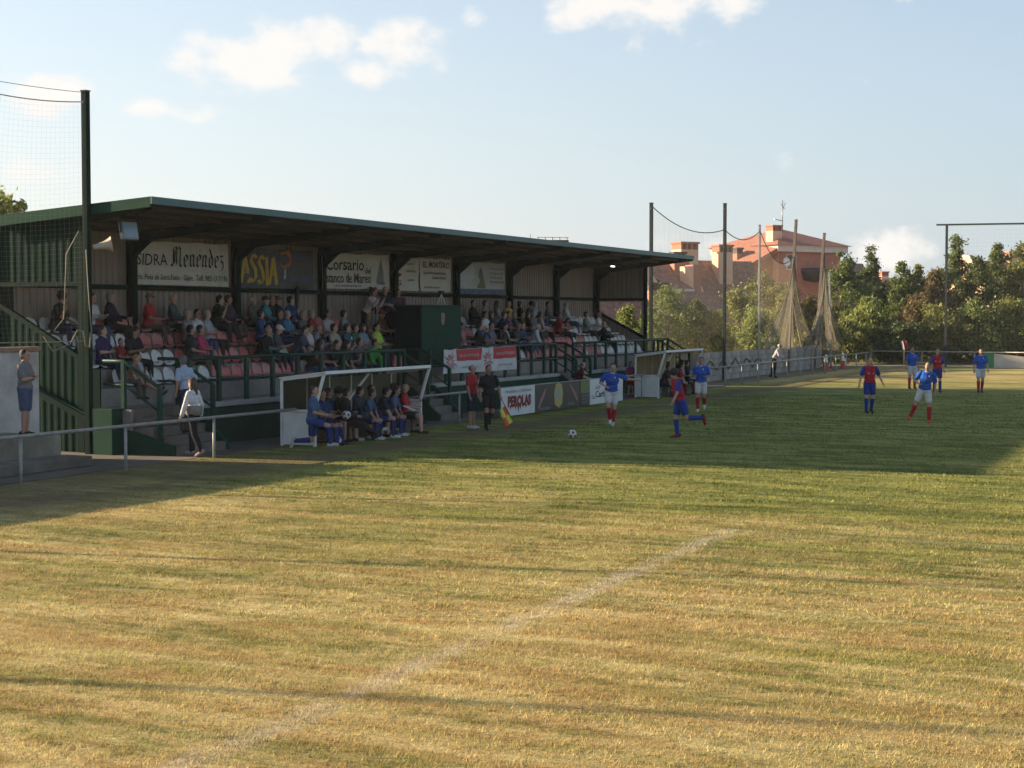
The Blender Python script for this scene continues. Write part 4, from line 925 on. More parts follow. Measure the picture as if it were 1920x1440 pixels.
def tree(name, label, p, h, rx, kind, seed, base=.25, leaf=.17, clumps=70, per=55, group=None, spiky=0.0):
    g = np.random.default_rng(seed); r = thing(name, label, 'tree' if name.endswith('tree') else 'bush', (p.x, p.y, 0), 0, group)
    cz = h * (base + (1 - base) * .48); rz = h * (1 - base) * .5
    # lumpy crown: clumps pushed to the surface, uneven radii
    u = g.normal(size=(clumps, 3)); u /= np.linalg.norm(u, axis=1)[:, None]; rad = g.uniform(.35, 1, clumps) ** .5
    lump = 1 + .36 * np.sin(u[:, 0] * 5 + seed) * np.cos(u[:, 2] * 4 + seed * 2)
    c = u * (rad * lump)[:, None] * np.array([rx, rx, rz]) + np.array([0, 0, cz])
    if spiky:
        k = g.random(clumps) < .16; t = g.uniform(0, 1, k.sum()); c[k, :2] *= (.45 - .35 * t)[:, None]; c[k, 2] = cz + rz * .62 + t * (spiky + rz * .3)
    c[:, 2] = np.maximum(c[:, 2], .3)
    cr = g.uniform(.11, .32, clumps) * rx
    n = clumps * per; ci = np.repeat(np.arange(clumps), per)
    q = g.normal(size=(n, 3)) * .55; pts = c[ci] + q * cr[ci][:, None] * np.array([1, 1, .8]); pts[:, 2] = np.maximum(pts[:, 2], .12)
    a = g.normal(size=(n, 3)); a /= np.linalg.norm(a, axis=1)[:, None]; b = np.cross(a, g.normal(size=(n, 3))); b /= np.linalg.norm(b, axis=1)[:, None]
    s = leaf * g.uniform(.6, 1.4, n); L = a * s[:, None]; W = b * (s * .45)[:, None]
    v = np.stack([pts - L, pts + W, pts + L, pts - W], 1).reshape(-1, 3)
    link('crown', mesh_np('crown', v, np.arange(len(v)).reshape(-1, 4)), LEAF[kind], r)
    t = MB(); tr = max(.05, h * .018); top = h * .72
    t.tube([(0, 0, -.2), (.05, .03, top * .3), (-.04, .05, top * .65), (.02, 0, top)], [tr * 1.3, tr, tr * .7, tr * .25], 7)
    for i in range(6):
        e = c[int(g.integers(clumps))]; z0 = top * g.uniform(.25, .8); t.tube([(0, 0, z0), (e[0] * .5, e[1] * .5, (z0 + e[2]) / 2 + .1), tuple(e)], [tr * .5, tr * .35, tr * .12], 5)
    link('trunk', t.mesh('trunk'), bark, r); return r
def zt(v, d): return CAM_H + (592 - v) / 3000 * d
G1 = 'bushes and trees behind the nets'; G2 = 'trees behind the far goal line'
TREES = [  # column, top row, half width px, distance, kind, label
    (1175, 585, 40, 76, 'light', 'pale green bush seen through the opening of the far end wall'), (1250, 550, 62, 82, 'green', 'rounded bush just past the end of the stand'),
    (1305, 575, 40, 84, 'dark', 'dark bush below the gabled house'), (1335, 595, 45, 82, 'olive', 'low olive bush behind the block wall'), (1385, 548, 45, 92, 'olive', 'olive bush behind the tallest dark pole'),
    (1432, 512, 42, 96, 'olive', 'tall olive bush behind the pale pole'), (1478, 535, 40, 95, 'olive', 'tall olive bush behind the first leaning pole'), (1420, 590, 60, 90, 'light', 'low light green bush along the block wall'),
    (1520, 560, 40, 97, 'brown', 'brownish bush between the two leaning poles'), (1545, 600, 40, 97, 'olive', 'low bush behind the tent of netting')]
for i, (u, v, hw, d, k, lb) in enumerate(TREES):
    tree('bush', lb, PD(u, d), zt(v, d), hw * d / 3000, k, 10 + i, .05, .085, 80, 120, G1, .3)
TREES2 = [(1585, 485, 42, 108, 'green', 'broad green tree next to the hipped roof house', .5), (1630, 478, 34, 112, 'dark', 'dark tree with a bare pointed tip', 1.4), (1672, 530, 40, 114, 'dark', 'dark low tree in the gap of the sky line', .4),
          (1690, 505, 30, 110, 'green', 'slim green tree beside the gap', 1.2), (1722, 505, 30, 112, 'olive', 'slender olive tree behind the corner flag', 1.2), (1752, 520, 32, 108, 'brown', 'brown leaved tree beside the net frame', .8),
          (1792, 462, 34, 112, 'green', 'tall tree with a twiggy top inside the net frame', 1.6), (1832, 490, 38, 110, 'dark', 'dark leafy tree behind the net frame', .8), (1868, 475, 30, 114, 'green', 'tall slim tree inside the net frame', 1.5), (1915, 462, 34, 110, 'olive', 'tall olive tree beside the half hidden orange house', 1.2), (1975, 470, 45, 110, 'green', 'green tree past the half hidden orange house', 1.0),
          (1625, 570, 42, 103, 'light', 'sunlit light green shrub at the fence corner', .6), (1590, 605, 32, 101, 'olive', 'low shrub at the foot of the tent of netting', .2), (1675, 610, 45, 102, 'dark', 'shaded shrub behind the corner flag', .3), (1760, 580, 48, 103, 'olive', 'bushy shrub behind the standing blue player', .5),
          (1830, 570, 48, 103, 'green', 'broad shrub behind the far fence', .5), (1895, 575, 52, 103, 'olive', 'wide olive shrub near the sagging sheet', .5), (1720, 560, 36, 105, 'brown', 'dry brown shrub with bare stems', .6), (1960, 590, 50, 102, 'green', 'low shrub above the sagging sheet', .4)]
for i, (u, v, hw, d, k, lb, sp) in enumerate(TREES2):
    tree('tree' if v < 540 else 'bush', lb, PD(u, d), zt(v, d) - sp * .35, hw * d / 3000 * 1.1, k, 50 + i, .08, .105, 120, 120, G2, sp)
tree('tree', 'sunlit leafy tree behind the near end wall', PD(-8, 50), 6.9, 1.2, 'light', 99, .3, .1, 60, 60, None, .3)
for i, x in enumerate((6, 16, 26)):
    pass

# the air over the ground: thin even haze
hz = bpy.data.materials.new('haze'); hz.use_nodes = True; hz.node_tree.nodes.clear()
_o = N(hz.node_tree.nodes, 'ShaderNodeOutputMaterial'); _v = N(hz.node_tree.nodes, 'ShaderNodeVolumePrincipled'); hz.node_tree.links.new(_v.outputs[0], _o.inputs['Volume'])
_v.inputs['Color'].default_value = (.95, .95, .95, 1); _v.inputs['Density'].default_value = .00019; _v.inputs['Anisotropy'].default_value = .2
tag(MB().box(-170, 540, -350, 350, -1.7, 16.5).build('haze', hz), kind='stuff')
# ================================================================ people
# A figure is fused from tapering limbs and shaped masses into ONE closed surface (voxel remesh), then every face is
# given to the garment whose mass lies nearest; clothing and hair become slightly raised shells that are children of the body.
def nv(*a): return Vector(a).normalized()
class Fig:
    def __init__(s): s.prims = []
    def cap(s, a, b, ra, rb, t): s.prims.append(('c', Vector(a), Vector(b), ra, rb, t))
    def ell(s, c, ax, r, t): s.prims.append(('e', Vector(c), ax, Vector(r), t))          # ax: 3x3 columns = axes
POSES = {}
def pose(name, **k): POSES[name] = k
ARM_DN = (nv(.12, .05, -1), nv(.05, .25, -1))
def build_fig(pz):
    """pz: lean, twist, look, arms {L,R:(upper, fore)}, legs {L,R:(thigh, shin)}, hip height"""
    f = Fig(); outfit = pz['outfit']; sit = pz.get('sit', False)
    up = Vector(pz.get('lean', (0, 0, 1))).normalized(); tw = pz.get('twist', 0.0)
    rt = Vector((math.cos(tw), math.sin(tw), 0)); rt = (rt - up * rt.dot(up)).normalized(); fw = up.cross(rt)
    hip = Vector((0, 0, pz.get('hip', .92)))
    A = Matrix((rt, fw, up)).transposed()
    L = 1.0
    g = pz.get('girth', 1.0) * outfit.get('g', 1.0)
    f.ell(hip + Vector((0, -.01, .0)), A, (.165 * g, .115 * g, .12), 'legs')
    f.ell(hip + up * .13, A, (.152 * g, .108 * g, .13), 'shirt'); f.ell(hip + up * .045, A, (.168 * g, .122 * g, .075), 'shirt')
    f.ell(hip + up * .31 + fw * .01, A, (.172 * g, .118 * g, .17), 'shirt'); f.ell(hip + up * .44, A, (.165 * g, .092 * g, .085), 'shirt')
    nb = hip + up * .53; sh = {'R': hip + up * .462 + rt * (.166 + .1 * (g - .9)), 'L': hip + up * .462 - rt * (.166 + .1 * (g - .9))}
    look = Vector(pz.get('look', (0, 1, 0))).normalized(); hu = (up * .75 + Vector((0, 0, 1)) * .6).normalized(); hu = (hu - look * hu.dot(look) * .8).normalized()
    hr = look.cross(hu).normalized(); hf = hu.cross(hr).normalized(); H = Matrix((hr, hf, hu)).transposed()
    hc = nb + hu * .142 + hf * .02
    f.cap(nb - up * .03, hc - hu * .05, .058, .052, 'skin')
    f.cap(sh['R'] - rt * .09, nb + up * .0, .055, .06, 'shirt'); f.cap(sh['L'] + rt * .09, nb, .055, .06, 'shirt')
    f.ell(hc + hu * .022, H, (.074, .094, .098), 'skin'); f.ell(hc - hu * .05 + hf * .018, H, (.058, .070, .068), 'skin')
    f.ell(hc - hu * .022 + hf * .098, H, (.015, .020, .026), 'skin')
    for s in (-1, 1): f.ell(hc - hu * .012 + hr * .076 * s - hf * .006, H, (.012, .022, .032), 'skin')
    hair = outfit.get('hair', 'short')
    if hair == 'short': f.ell(hc + hu * .048 - hf * .024, H, (.078, .092, .085), 'hair'); f.ell(hc - hu * .004 - hf * .042, H, (.074, .064, .072), 'hair')
    elif hair == 'curly': f.ell(hc + hu * .055 - hf * .012, H, (.108, .118, .108), 'hair')
    elif hair == 'thin': f.ell(hc + hu * .016 - hf * .032, H, (.079, .085, .075), 'hair')
    elif hair == 'long':
        f.ell(hc + hu * .043 - hf * .016, H, (.082, .097, .092), 'hair'); f.cap(hc - hf * .06, hc - hf * .085 - hu * .22, .068, .05, 'hair')
        for s in (-1, 1): f.cap(hc + hr * .062 * s - hf * .03, hc + hr * .07 * s - hf * .03 - hu * .17, .034, .03, 'hair')
    elif hair == 'cap': f.ell(hc + hu * .052 - hf * .008, H, (.083, .102, .078), 'hair'); f.ell(hc + hu * .055 + hf * .115, H, (.06, .06, .012), 'hair')
    sl = outfit.get('sleeve', .5); hands = {}
    for s in 'RL':
        sg = 1 if s == 'R' else -1
        u, w = pz['arms'][s]; u, w = Vector(u).normalized(), Vector(w).normalized()
        def body(v): return rt * (v.x * sg) + fw * v.y + up * v.z if not pz.get('world_arms') else Vector((v.x * sg, v.y, v.z))
        u, w = body(u), body(w); e = sh[s] + u * .285; h = e + w * .245
        f.cap(sh[s], e, .050, .040, 'skin'); f.cap(e, h, .040, .027, 'skin')
        if sl > 0:
            k = min(1, sl / .5); f.cap(sh[s] + up * .0, sh[s].lerp(e, .72 * k if sl < 1 else 1.0), .053, .059 if sl < 1 else .050, 'slev' + s if outfit.get('slv') else 'shirt')
            if sl >= 1: f.cap(e, e.lerp(h, .95), .052, .040, 'shirt')
        pa = h + w * .055; sd = rt * sg
        f.cap(h - w * .01, pa, .028, .030, 'skin'); hands[s] = (h, w, pa)
        if outfit.get('gloves'): pass
    hipj = {'R': hip + rt * .088 - Vector((0, 0, .03)), 'L': hip - rt * .088 - Vector((0, 0, .03))}
    long = outfit.get('legs', 'short') == 'long'
    for s in 'RL':
        sg = 1 if s == 'R' else -1
        t, n = pz['legs'][s]; t, n = Vector((t[0] * sg, t[1], t[2])).normalized(), Vector((n[0] * sg, n[1], n[2])).normalized()
        k = hipj[s] + t * .43; a = k + n * .41
        f.cap(hipj[s], k, .083 * g, .057, 'skin'); f.cap(k, k.lerp(a, .35), .055, .056, 'skin'); f.cap(k.lerp(a, .3), a, .056, .036, 'skin')
        lt = 'legs'
        if long: f.cap(hipj[s], k, .090 * g, .066, lt); f.cap(k, a - n * .02, .066, .052, lt)
        else:
            f.cap(hipj[s], hipj[s].lerp(k, outfit.get('hem', .66)), .093 * g, .086, lt)
            if outfit.get('socks'): f.cap(k.lerp(a, .14), a, .062, .043, 'sock' + s)
        toe = pz.get('toe', {}).get(s)
        if toe is None:
            fd = (fw - n * fw.dot(n)); toe = fd.normalized() if fd.length > .2 else fw
        else: toe = Vector((toe[0] * sg, toe[1], toe[2])).normalized()
        sole = n * .045
        f.cap(a - toe * .05 + sole * .55, a + toe * .155 + sole, .042, .034, 'shoe' + s)
    # plain capsules and ellipsoids -> raw mesh
    mb = MB()
    for p in f.prims:
        if p[0] == 'c':
            a, b, ra, rb = p[1], p[2], p[3], p[4]; d = b - a; l = max(d.length, 1e-4); d /= l
            rf = Vector((0, 0, 1)) if abs(d.z) < .9 else Vector((1, 0, 0)); x = d.cross(rf).normalized(); y = d.cross(x); K = 10; vs = []; rings = []
            for t in (-1, -.7, -.25, 0): rings.append((a + d * ra * t, ra * math.sqrt(max(.002, 1 - t * t))))
            for t in (0, .25, .7, 1): rings.append((b + d * rb * t, rb * math.sqrt(max(.002, 1 - t * t))))
        else:
            c, ax, r = p[1], p[2], p[3]; K = 12; rings = []
            vs = []
            for i in range(9):
                th = math.pi * i / 8 * .998 + .003
                for k in range(K):
                    ph = 2 * math.pi * k / K
                    vs.append(c + ax @ Vector((r.x * math.sin(th) * math.cos(ph), r.y * math.sin(th) * math.sin(ph), -r.z * math.cos(th))))
            m = 9
        if p[0] == 'c':
            m = len(rings); vs = []
            for c, r in rings:
                for k in range(K):
                    t = 2 * math.pi * k / K; vs.append(c + (x * math.cos(t) + y * math.sin(t)) * r)
            fl = [(i * K + k, (i + 1) * K + k, (i + 1) * K + (k + 1) % K, i * K + (k + 1) % K) for i in range(m - 1) for k in range(K)]
            fl += [tuple(range(K)), tuple((m - 1) * K + k for k in range(K - 1, -1, -1))]
        else:
            fl = [(i * K + k, i * K + (k + 1) % K, (i + 1) * K + (k + 1) % K, (i + 1) * K + k) for i in range(m - 1) for k in range(K)]
            fl += [tuple(range(K - 1, -1, -1)), tuple((m - 1) * K + k for k in range(K))]
        mb.add(vs, fl)
    me = mb.mesh('raw'); o = bpy.data.objects.new('raw', me); COL.objects.link(o)
    rm = o.modifiers.new('r', 'REMESH'); rm.mode = 'VOXEL'; rm.voxel_size = pz.get('voxel', .022)
    sm = o.modifiers.new('s', 'SMOOTH'); sm.factor = .5; sm.iterations = 2
    bpy.context.view_layer.update()
    bm_ = bpy.data.meshes.new_from_object(o.evaluated_get(DG())); bpy.data.objects.remove(o); bpy.data.meshes.remove(me)
    nvv = len(bm_.vertices); co = np.empty(nvv * 3); bm_.vertices.foreach_get('co', co); co = co.reshape(-1, 3)
    no = np.empty(nvv * 3); bm_.vertex_normals.foreach_get('vector', no); no = no.reshape(-1, 3)
    faces = np.array([tuple(p.vertices) if len(p.vertices) == 4 else tuple(p.vertices) + (p.vertices[-1],) for p in bm_.polygons]); bpy.data.meshes.remove(bm_)
    # nearest mass for every face
    cen = co[faces].mean(1); best = np.full(len(cen), 1e9); tg = np.array(['skin'] * len(cen), dtype='<U8')
    for p in f.prims:
        if p[0] == 'c':
            a, b = np.array(p[1]), np.array(p[2]); d = b - a; t = np.clip(((cen - a) @ d) / max(d @ d, 1e-9), 0, 1); r = p[3] + (p[4] - p[3]) * t
            dist = np.linalg.norm(cen - a - t[:, None] * d, axis=1) - r
        else:
            q = (cen - np.array(p[1])) @ np.array(p[2]); r = np.array(p[3]); kk = np.linalg.norm(q / r, axis=1); dist = (kk - 1) * np.linalg.norm(q, axis=1) / np.maximum(kk, 1e-6)
        w = dist < best; best = np.where(w, dist, best); tg[w] = p[-1]
    out = {}
    # body: the whole fused surface with fingers, eyes and mouth added
    ex = MB(); fk = []
    for s in 'RL':
        h, w, pa = hands[s]; sg = 1 if s == 'R' else -1
        sd = w.cross(up); sd = sd.normalized() if sd.length > .1 else rt * sg
        pal = sd.cross(w).normalized()
        for i, (o_, ln) in enumerate(((-.024, .062), (-.008, .072), (.008, .068), (.023, .052))):
            b = pa + sd * o_ + w * .008; k = b + w * ln * .55 + pal * .008; e = k + w * ln * .4 + pal * .022
            ex.tube([b, k, e], [.0095, .009, .007], 6)
        b = h + w * .02 + sd * -.022; ex.tube([b, b - sd * .024 + w * .02 + pal * .01, b - sd * .03 + w * .05 + pal * .022], [.011, .0105, .008], 6)
    nf0 = len(ex.f)
    eye = MB()
    for s in (-1, 1):
        c = hc + hr * .030 * s + hf * .088 + hu * .012
        eye.lathe([(.001, -.009), (.007, -.004), (.009, 0), (.007, .004), (.001, .009)], 8, c, H @ Matrix.Rotation(R(90), 3, 'X'))
        eye.add([hc + hr * (.016 * s) + hf * .095 + hu * .034, hc + hr * (.046 * s) + hf * .082 + hu * .032, hc + hr * (.046 * s) + hf * .084 + hu * .038, hc + hr * (.016 * s) + hf * .097 + hu * .041], [(0, 1, 2, 3)])
    eye.add([hc + hr * -.022 + hf * .088 - hu * .062, hc + hr * .022 + hf * .088 - hu * .062, hc + hr * .018 + hf * .093 - hu * .054, hc + hr * -.018 + hf * .093 - hu * .054], [(0, 1, 2, 3)])
    vall = [tuple(v) for v in co] + [tuple(v) for v in ex.v] + [tuple(v) for v in eye.v]
    fall = [tuple(dict.fromkeys(q)) for q in faces.tolist()] + [tuple(i + nvv for i in q) for q in ex.f] + [tuple(i + nvv + len(ex.v) for i in q) for q in eye.f]
    body = bpy.data.meshes.new('person'); body.from_pydata(vall, [], fall)
    body.polygons.foreach_set('use_smooth', [True] * len(fall))
    mi = [0] * (len(faces) + len(ex.f)) + [1] * len(eye.f); body.polygons.foreach_set('material_index', mi); body.update()
    out['body'] = body
    for t in sorted(set(tg.tolist())):
        if t == 'skin': continue
        ff = faces[tg == t]; ids, inv = np.unique(ff, return_inverse=True); inv = inv.reshape(ff.shape)
        off = .012 if t in ('legs', 'shirt', 'slevR', 'slevL') else .008
        cc = co[ids] + no[ids] * off
        m = bpy.data.meshes.new(t); m.from_pydata([tuple(v) for v in cc], [], [tuple(dict.fromkeys(q)) for q in inv.tolist()])
        m.polygons.foreach_set('use_smooth', [True] * len(ff)); m.update(); out[t] = m
    out['_min'] = float(co[:, 2].min()); out['_head'] = (hc, H); out['_hands'] = {s: hands[s][2] for s in 'RL'}; out['_neck'] = (nb, rt, fw, up); out['_chest'] = (hip + up * .36 + fw * .125, rt, up, fw)
    return out
FIGS = {}
def skin_mat(c):
    k = 'skin_%.3f' % c[0]
    return mat(k, c, .55, .1, 10, spec=.3)
SKINS = [(.40, .225, .155), (.34, .185, .125), (.45, .27, .19)]
eye_m = mat('eye_dark', (.03, .02, .018), .4)
PART = {'legs': None, 'shirt': 'shirt', 'hair': 'hair', 'sockR': 'sock', 'sockL': 'sock', 'shoeR': 'shoe', 'shoeL': 'shoe', 'slevR': 'sleeve', 'slevL': 'sleeve'}
COUNT = [0]
def person(key, loc, rz, label, cols, group=None, scale=1.0, sink=None, cat='person', skin=None):
    """key: (pose, outfit items); cols: shirt, legs, hair, socks, shoes; loc z is what the feet (or seat) stand on"""
    pname, outfit, vox = key
    fk = (pname, tuple(sorted(outfit.items())), vox)
    if fk not in FIGS: FIGS[fk] = build_fig(dict(POSES[pname], outfit=dict(outfit), voxel=vox))
    fg = FIGS[fk]; COUNT[0] += 1
    dz = -fg['_min'] * scale if not POSES[pname].get('sit') else -POSES[pname]['seat'] * scale
    sk = skin_mat(skin or SKINS[COUNT[0] % 3])
    me = fg['body']
    if len(me.materials) == 0: me.materials.append(sk); me.materials.append(eye_m)
    o = bpy.data.objects.new('person', me); COL.objects.link(o); o.material_slots[0].link = 'OBJECT'; o.material_slots[0].material = sk
    o.location = (loc[0], loc[1], loc[2] + dz + .003); o.rotation_euler = (0, 0, rz); o.scale = (scale,) * 3
    tag(o, label, cat, group)
    for t, m in fg.items():
        if t.startswith('_') or t == 'body': continue
        c = {'shirt': cols[0], 'legs': cols[1], 'hair': cols[2], 'sock': cols[3], 'shoe': cols[4], 'slev': cols[1]}[t[:4] if t[:4] in ('sock', 'shoe', 'hair', 'legs', 'slev') else t]
        nm = PART[t] or ('trousers' if outfit.get('legs') == 'long' else 'shorts')
        if t == 'hair' and outfit.get('hair') == 'cap': nm = 'cap'
        mt = cloth(c) if t != 'hair' else mat('hair_%.3f_%.3f' % (c[0], c[2]), c, .7, .25, 30, .4, bscale=60)
        if len(m.materials) == 0: m.materials.append(mt)
        ch = bpy.data.objects.new(nm, m); COL.objects.link(ch); ch.parent = o; ch.material_slots[0].link = 'OBJECT'; ch.material_slots[0].material = mt
    o['_f'] = len(FIGS); return o
def facing(right, toward):
    v = RGT * right - FWD * toward; return math.atan2(-v.x, v.y)
# ---- seated poses: hip at z, seat height below the hips, forward = +y
SIT = dict(sit=True, hip=.55, seat=.445)
TH = {'R': ((.14, 1, -.02), (.0, .12, -1)), 'L': ((.14, 1, -.04), (.0, .05, -1))}
K1 = {'R': ((.22, .35, -1), (-.35, 1, -.15)), 'L': ((.22, .30, -1), (-.30, 1, -.10))}
pose('sit_knees', legs=TH, arms={'R': ((.18, .42, -1), (-.25, 1, -.12)), 'L': ((.18, .38, -1), (-.30, 1, -.05))}, lean=(0, .02, 1), look=(.25, 1, -.05), **SIT)
pose('sit_right', legs=TH, arms={'R': ((.2, .3, -1), (-.3, 1, -.25)), 'L': ((.15, .45, -1), (-.2, 1, -.1))}, lean=(0, -.05, 1), look=(-.8, .8, -.02), twist=.15, **SIT)
pose('sit_folded', legs={'R': ((.2, 1, -.02), (.0, .0, -1)), 'L': ((.2, 1, -.02), (0, .15, -1))}, arms={'R': ((.22, .35, -1), (-1, .55, .05)), 'L': ((.22, .35, -1), (-1, .5, .12))}, lean=(0, -.06, 1), look=(-.5, 1, 0), **SIT)
pose('sit_lean', legs={'R': ((.25, 1, -.02), (.05, .02, -1)), 'L': ((.25, 1, -.05), (.05, -.1, -1))}, arms={'R': ((.2, .75, -.8), (-.5, .75, -.55)), 'L': ((.2, .75, -.8), (-.55, .75, -.5))}, lean=(0, .45, 1), look=(-.4, 1, -.1), **SIT)
pose('sit_chin', legs={'R': ((.3, 1, 0), (.1, .1, -1)), 'L': ((.1, 1, .06), (-.5, .6, -.75))}, arms={'R': ((.1, .8, -.75), (-.2, .1, 1)), 'L': ((.2, .4, -1), (-.7, 1, -.1))}, lean=(0, .22, 1), look=(-.45, 1, -.12), **SIT)
pose('sit_cross', legs={'R': ((-.05, 1, .18), (-.5, .55, -.9)), 'L': ((.1, 1, -.03), (0, .1, -1))}, arms={'R': ((.2, .4, -1), (-.6, 1, -.05)), 'L': ((.2, .5, -1), (-.6, 1, .1))}, lean=(0, -.08, 1), look=(-.6, 1, -.05), **SIT)
pose('sit_phone', legs=TH, arms={'R': ((.1, .5, -1), (-.35, 1, .35)), 'L': ((.1, .5, -1), (-.35, 1, .35))}, lean=(0, .12, 1), look=(-.1, 1, -.45), **SIT)
pose('sit_up', legs={'R': ((.1, 1, .02), (0, .3, -1)), 'L': ((.2, 1, -.02), (0, .05, -1))}, arms={'R': ((.4, .1, -1), (.1, .5, -1)), 'L': ((.3, .3, -1), (-.4, 1, -.4))}, lean=(0, -.02, 1), look=(-.75, .7, .05), **SIT)
pose('sit_stretch', legs={'R': ((.15, 1, -.2), (0, .95, -.5)), 'L': ((.2, 1, -.1), (0, .7, -.8))}, arms={'R': ((.25, .25, -1), (-.5, 1, -.3)), 'L': ((.25, .25, -1), (-.5, 1, -.3))}, lean=(0, .05, 1), look=(-.5, 1, -.1), **SIT)
# ---- standing and running poses
ST = {'R': ((.05, .03, -1), (.02, -.02, -1)), 'L': ((.05, -.02, -1), (.02, -.03, -1))}
pose('stand', legs=ST, arms={'R': ((.22, -.02, -1), (.02, .25, -1)), 'L': ((.22, .02, -1), (.02, .25, -1))}, lean=(0, 0, 1))
pose('stand_folded', legs={'R': ((.04, .04, -1), (.0, -.05, -1)), 'L': ((.06, -.03, -1), (.02, -.04, -1))}, arms={'R': ((.15, .25, -1), (-1, .55, .15)), 'L': ((.15, .25, -1), (-1, .5, .2))}, lean=(0, -.03, 1), look=(0, 1, -.05))
pose('walk', legs={'R': ((.02, .28, -1), (0, .0, -1)), 'L': ((.02, -.15, -1), (0, -.45, -1))}, arms={'R': ((.22, -.2, -1), (.0, .1, -1)), 'L': ((.24, .25, -1), (0, .45, -1))}, lean=(0, .05, 1))
pose('walk_arms_out', legs={'R': ((.06, .12, -1), (.0, .02, -1)), 'L': ((.06, -.08, -1), (0, -.35, -1))}, arms={'R': ((.38, .0, -1), (.25, .2, -1)), 'L': ((.50, .0, -1), (.45, .15, -1))}, lean=(0, .02, 1))
pose('run_kick', legs={'R': ((.02, .22, -1), (0, -.12, -1)), 'L': ((.06, -.28, -1), (.05, -1, .02))}, arms={'R': ((.3, -.35, -.9), (-.1, .5, -1)), 'L': ((.35, .55, -.8), (.2, .75, -.7))}, lean=(.0, .28, 1), look=(-.1, 1, -.1), toe={'L': (0, -.2, -1)})
pose('run_reach', legs={'R': ((-.05, .45, -1), (-.1, -.5, -1)), 'L': ((.0, .0, -1), (-.12, -.35, -1))}, arms={'R': ((.45, .25, -.8), (-.9, .75, -.25)), 'L': ((1, .12, -.25), (1, .1, .05))}, lean=(-.10, .22, 1), look=(-.15, 1, -.35))
pose('jog', legs={'R': ((.02, .30, -1), (0, -.25, -1)), 'L': ((.03, -.06, -1), (.0, -.85, -.6))}, arms={'R': ((.25, -.15, -1), (-.25, 1, .15)), 'L': ((.3, .1, -1), (-.6, 1, .1))}, lean=(0, .08, 1))
pose('run_turn', legs={'R': ((.38, .12, -1), (.42, -.30, -1)), 'L': ((.12, .12, -1), (-.02, -.05, -1))}, arms={'R': ((.42, .1, -.9), (-.6, .9, -.1)), 'L': ((.3, -.25, -1), (.1, .1, -1))}, lean=(-.16, .16, 1), look=(.2, 1, 0))
pose('climb', legs={'R': ((.03, .55, -1), (0, -.35, -1)), 'L': ((.03, -.08, -1), (0, -.18, -1))}, arms={'R': ((.22, .05, -1), (.05, .35, -1)), 'L': ((.2, .0, -1), (0, .3, -1))}, lean=(0, .10, 1), look=(.1, 1, -.2))
pose('kneel', legs={'R': ((.10, .95, -.18), (.0, .12, -1)), 'L': ((.05, -.05, -1), (.0, -1, -.06))}, arms={'R': ((.12, .35, -1), (-.05, 1, -.15)), 'L': ((.15, .4, -1), (-.35, 1, -.25))}, lean=(0, .06, 1), look=(.0, 1, -.05), hip=.6, toe={'L': (0, -.35, -1)})
pose('lean_rail', legs={'R': ((.06, -.12, -1), (0, -.16, -1)), 'L': ((.06, -.02, -1), (0, -.10, -1))}, arms={'R': ((.12, .75, -.7), (-.35, .8, .1)), 'L': ((.12, .75, -.7), (-.3, .8, .15))}, lean=(0, .52, 1), look=(-.2, 1, -.12))
pose('lean_hands', legs={'R': ((.05, -.05, -1), (0, -.1, -1)), 'L': ((.05, .03, -1), (0, -.12, -1))}, arms={'R': ((.05, .85, -.35), (-.15, .15, 1)), 'L': ((.05, .85, -.4), (-.15, .2, 1))}, lean=(0, .55, 1), look=(-.1, 1, -.25))
pose('flag_run', legs={'R': ((.02, .32, -1), (0, -.15, -1)), 'L': ((.03, -.05, -1), (0, -.95, -.5))}, arms={'R': ((.25, .05, -1), (.05, .35, -1)), 'L': ((.34, .0, -1), (.1, .3, -1))}, lean=(.05, .12, 1), look=(-.2, 1, -.05))
BLACKHAIR, BROWN, GREYH, BLOND, WHITEH = (.014, .011, .010), (.04, .022, .013), (.20, .19, .18), (.24, .14, .05), (.42, .40, .38)
def key(p, vox=.024, **o): return (p, o, vox)
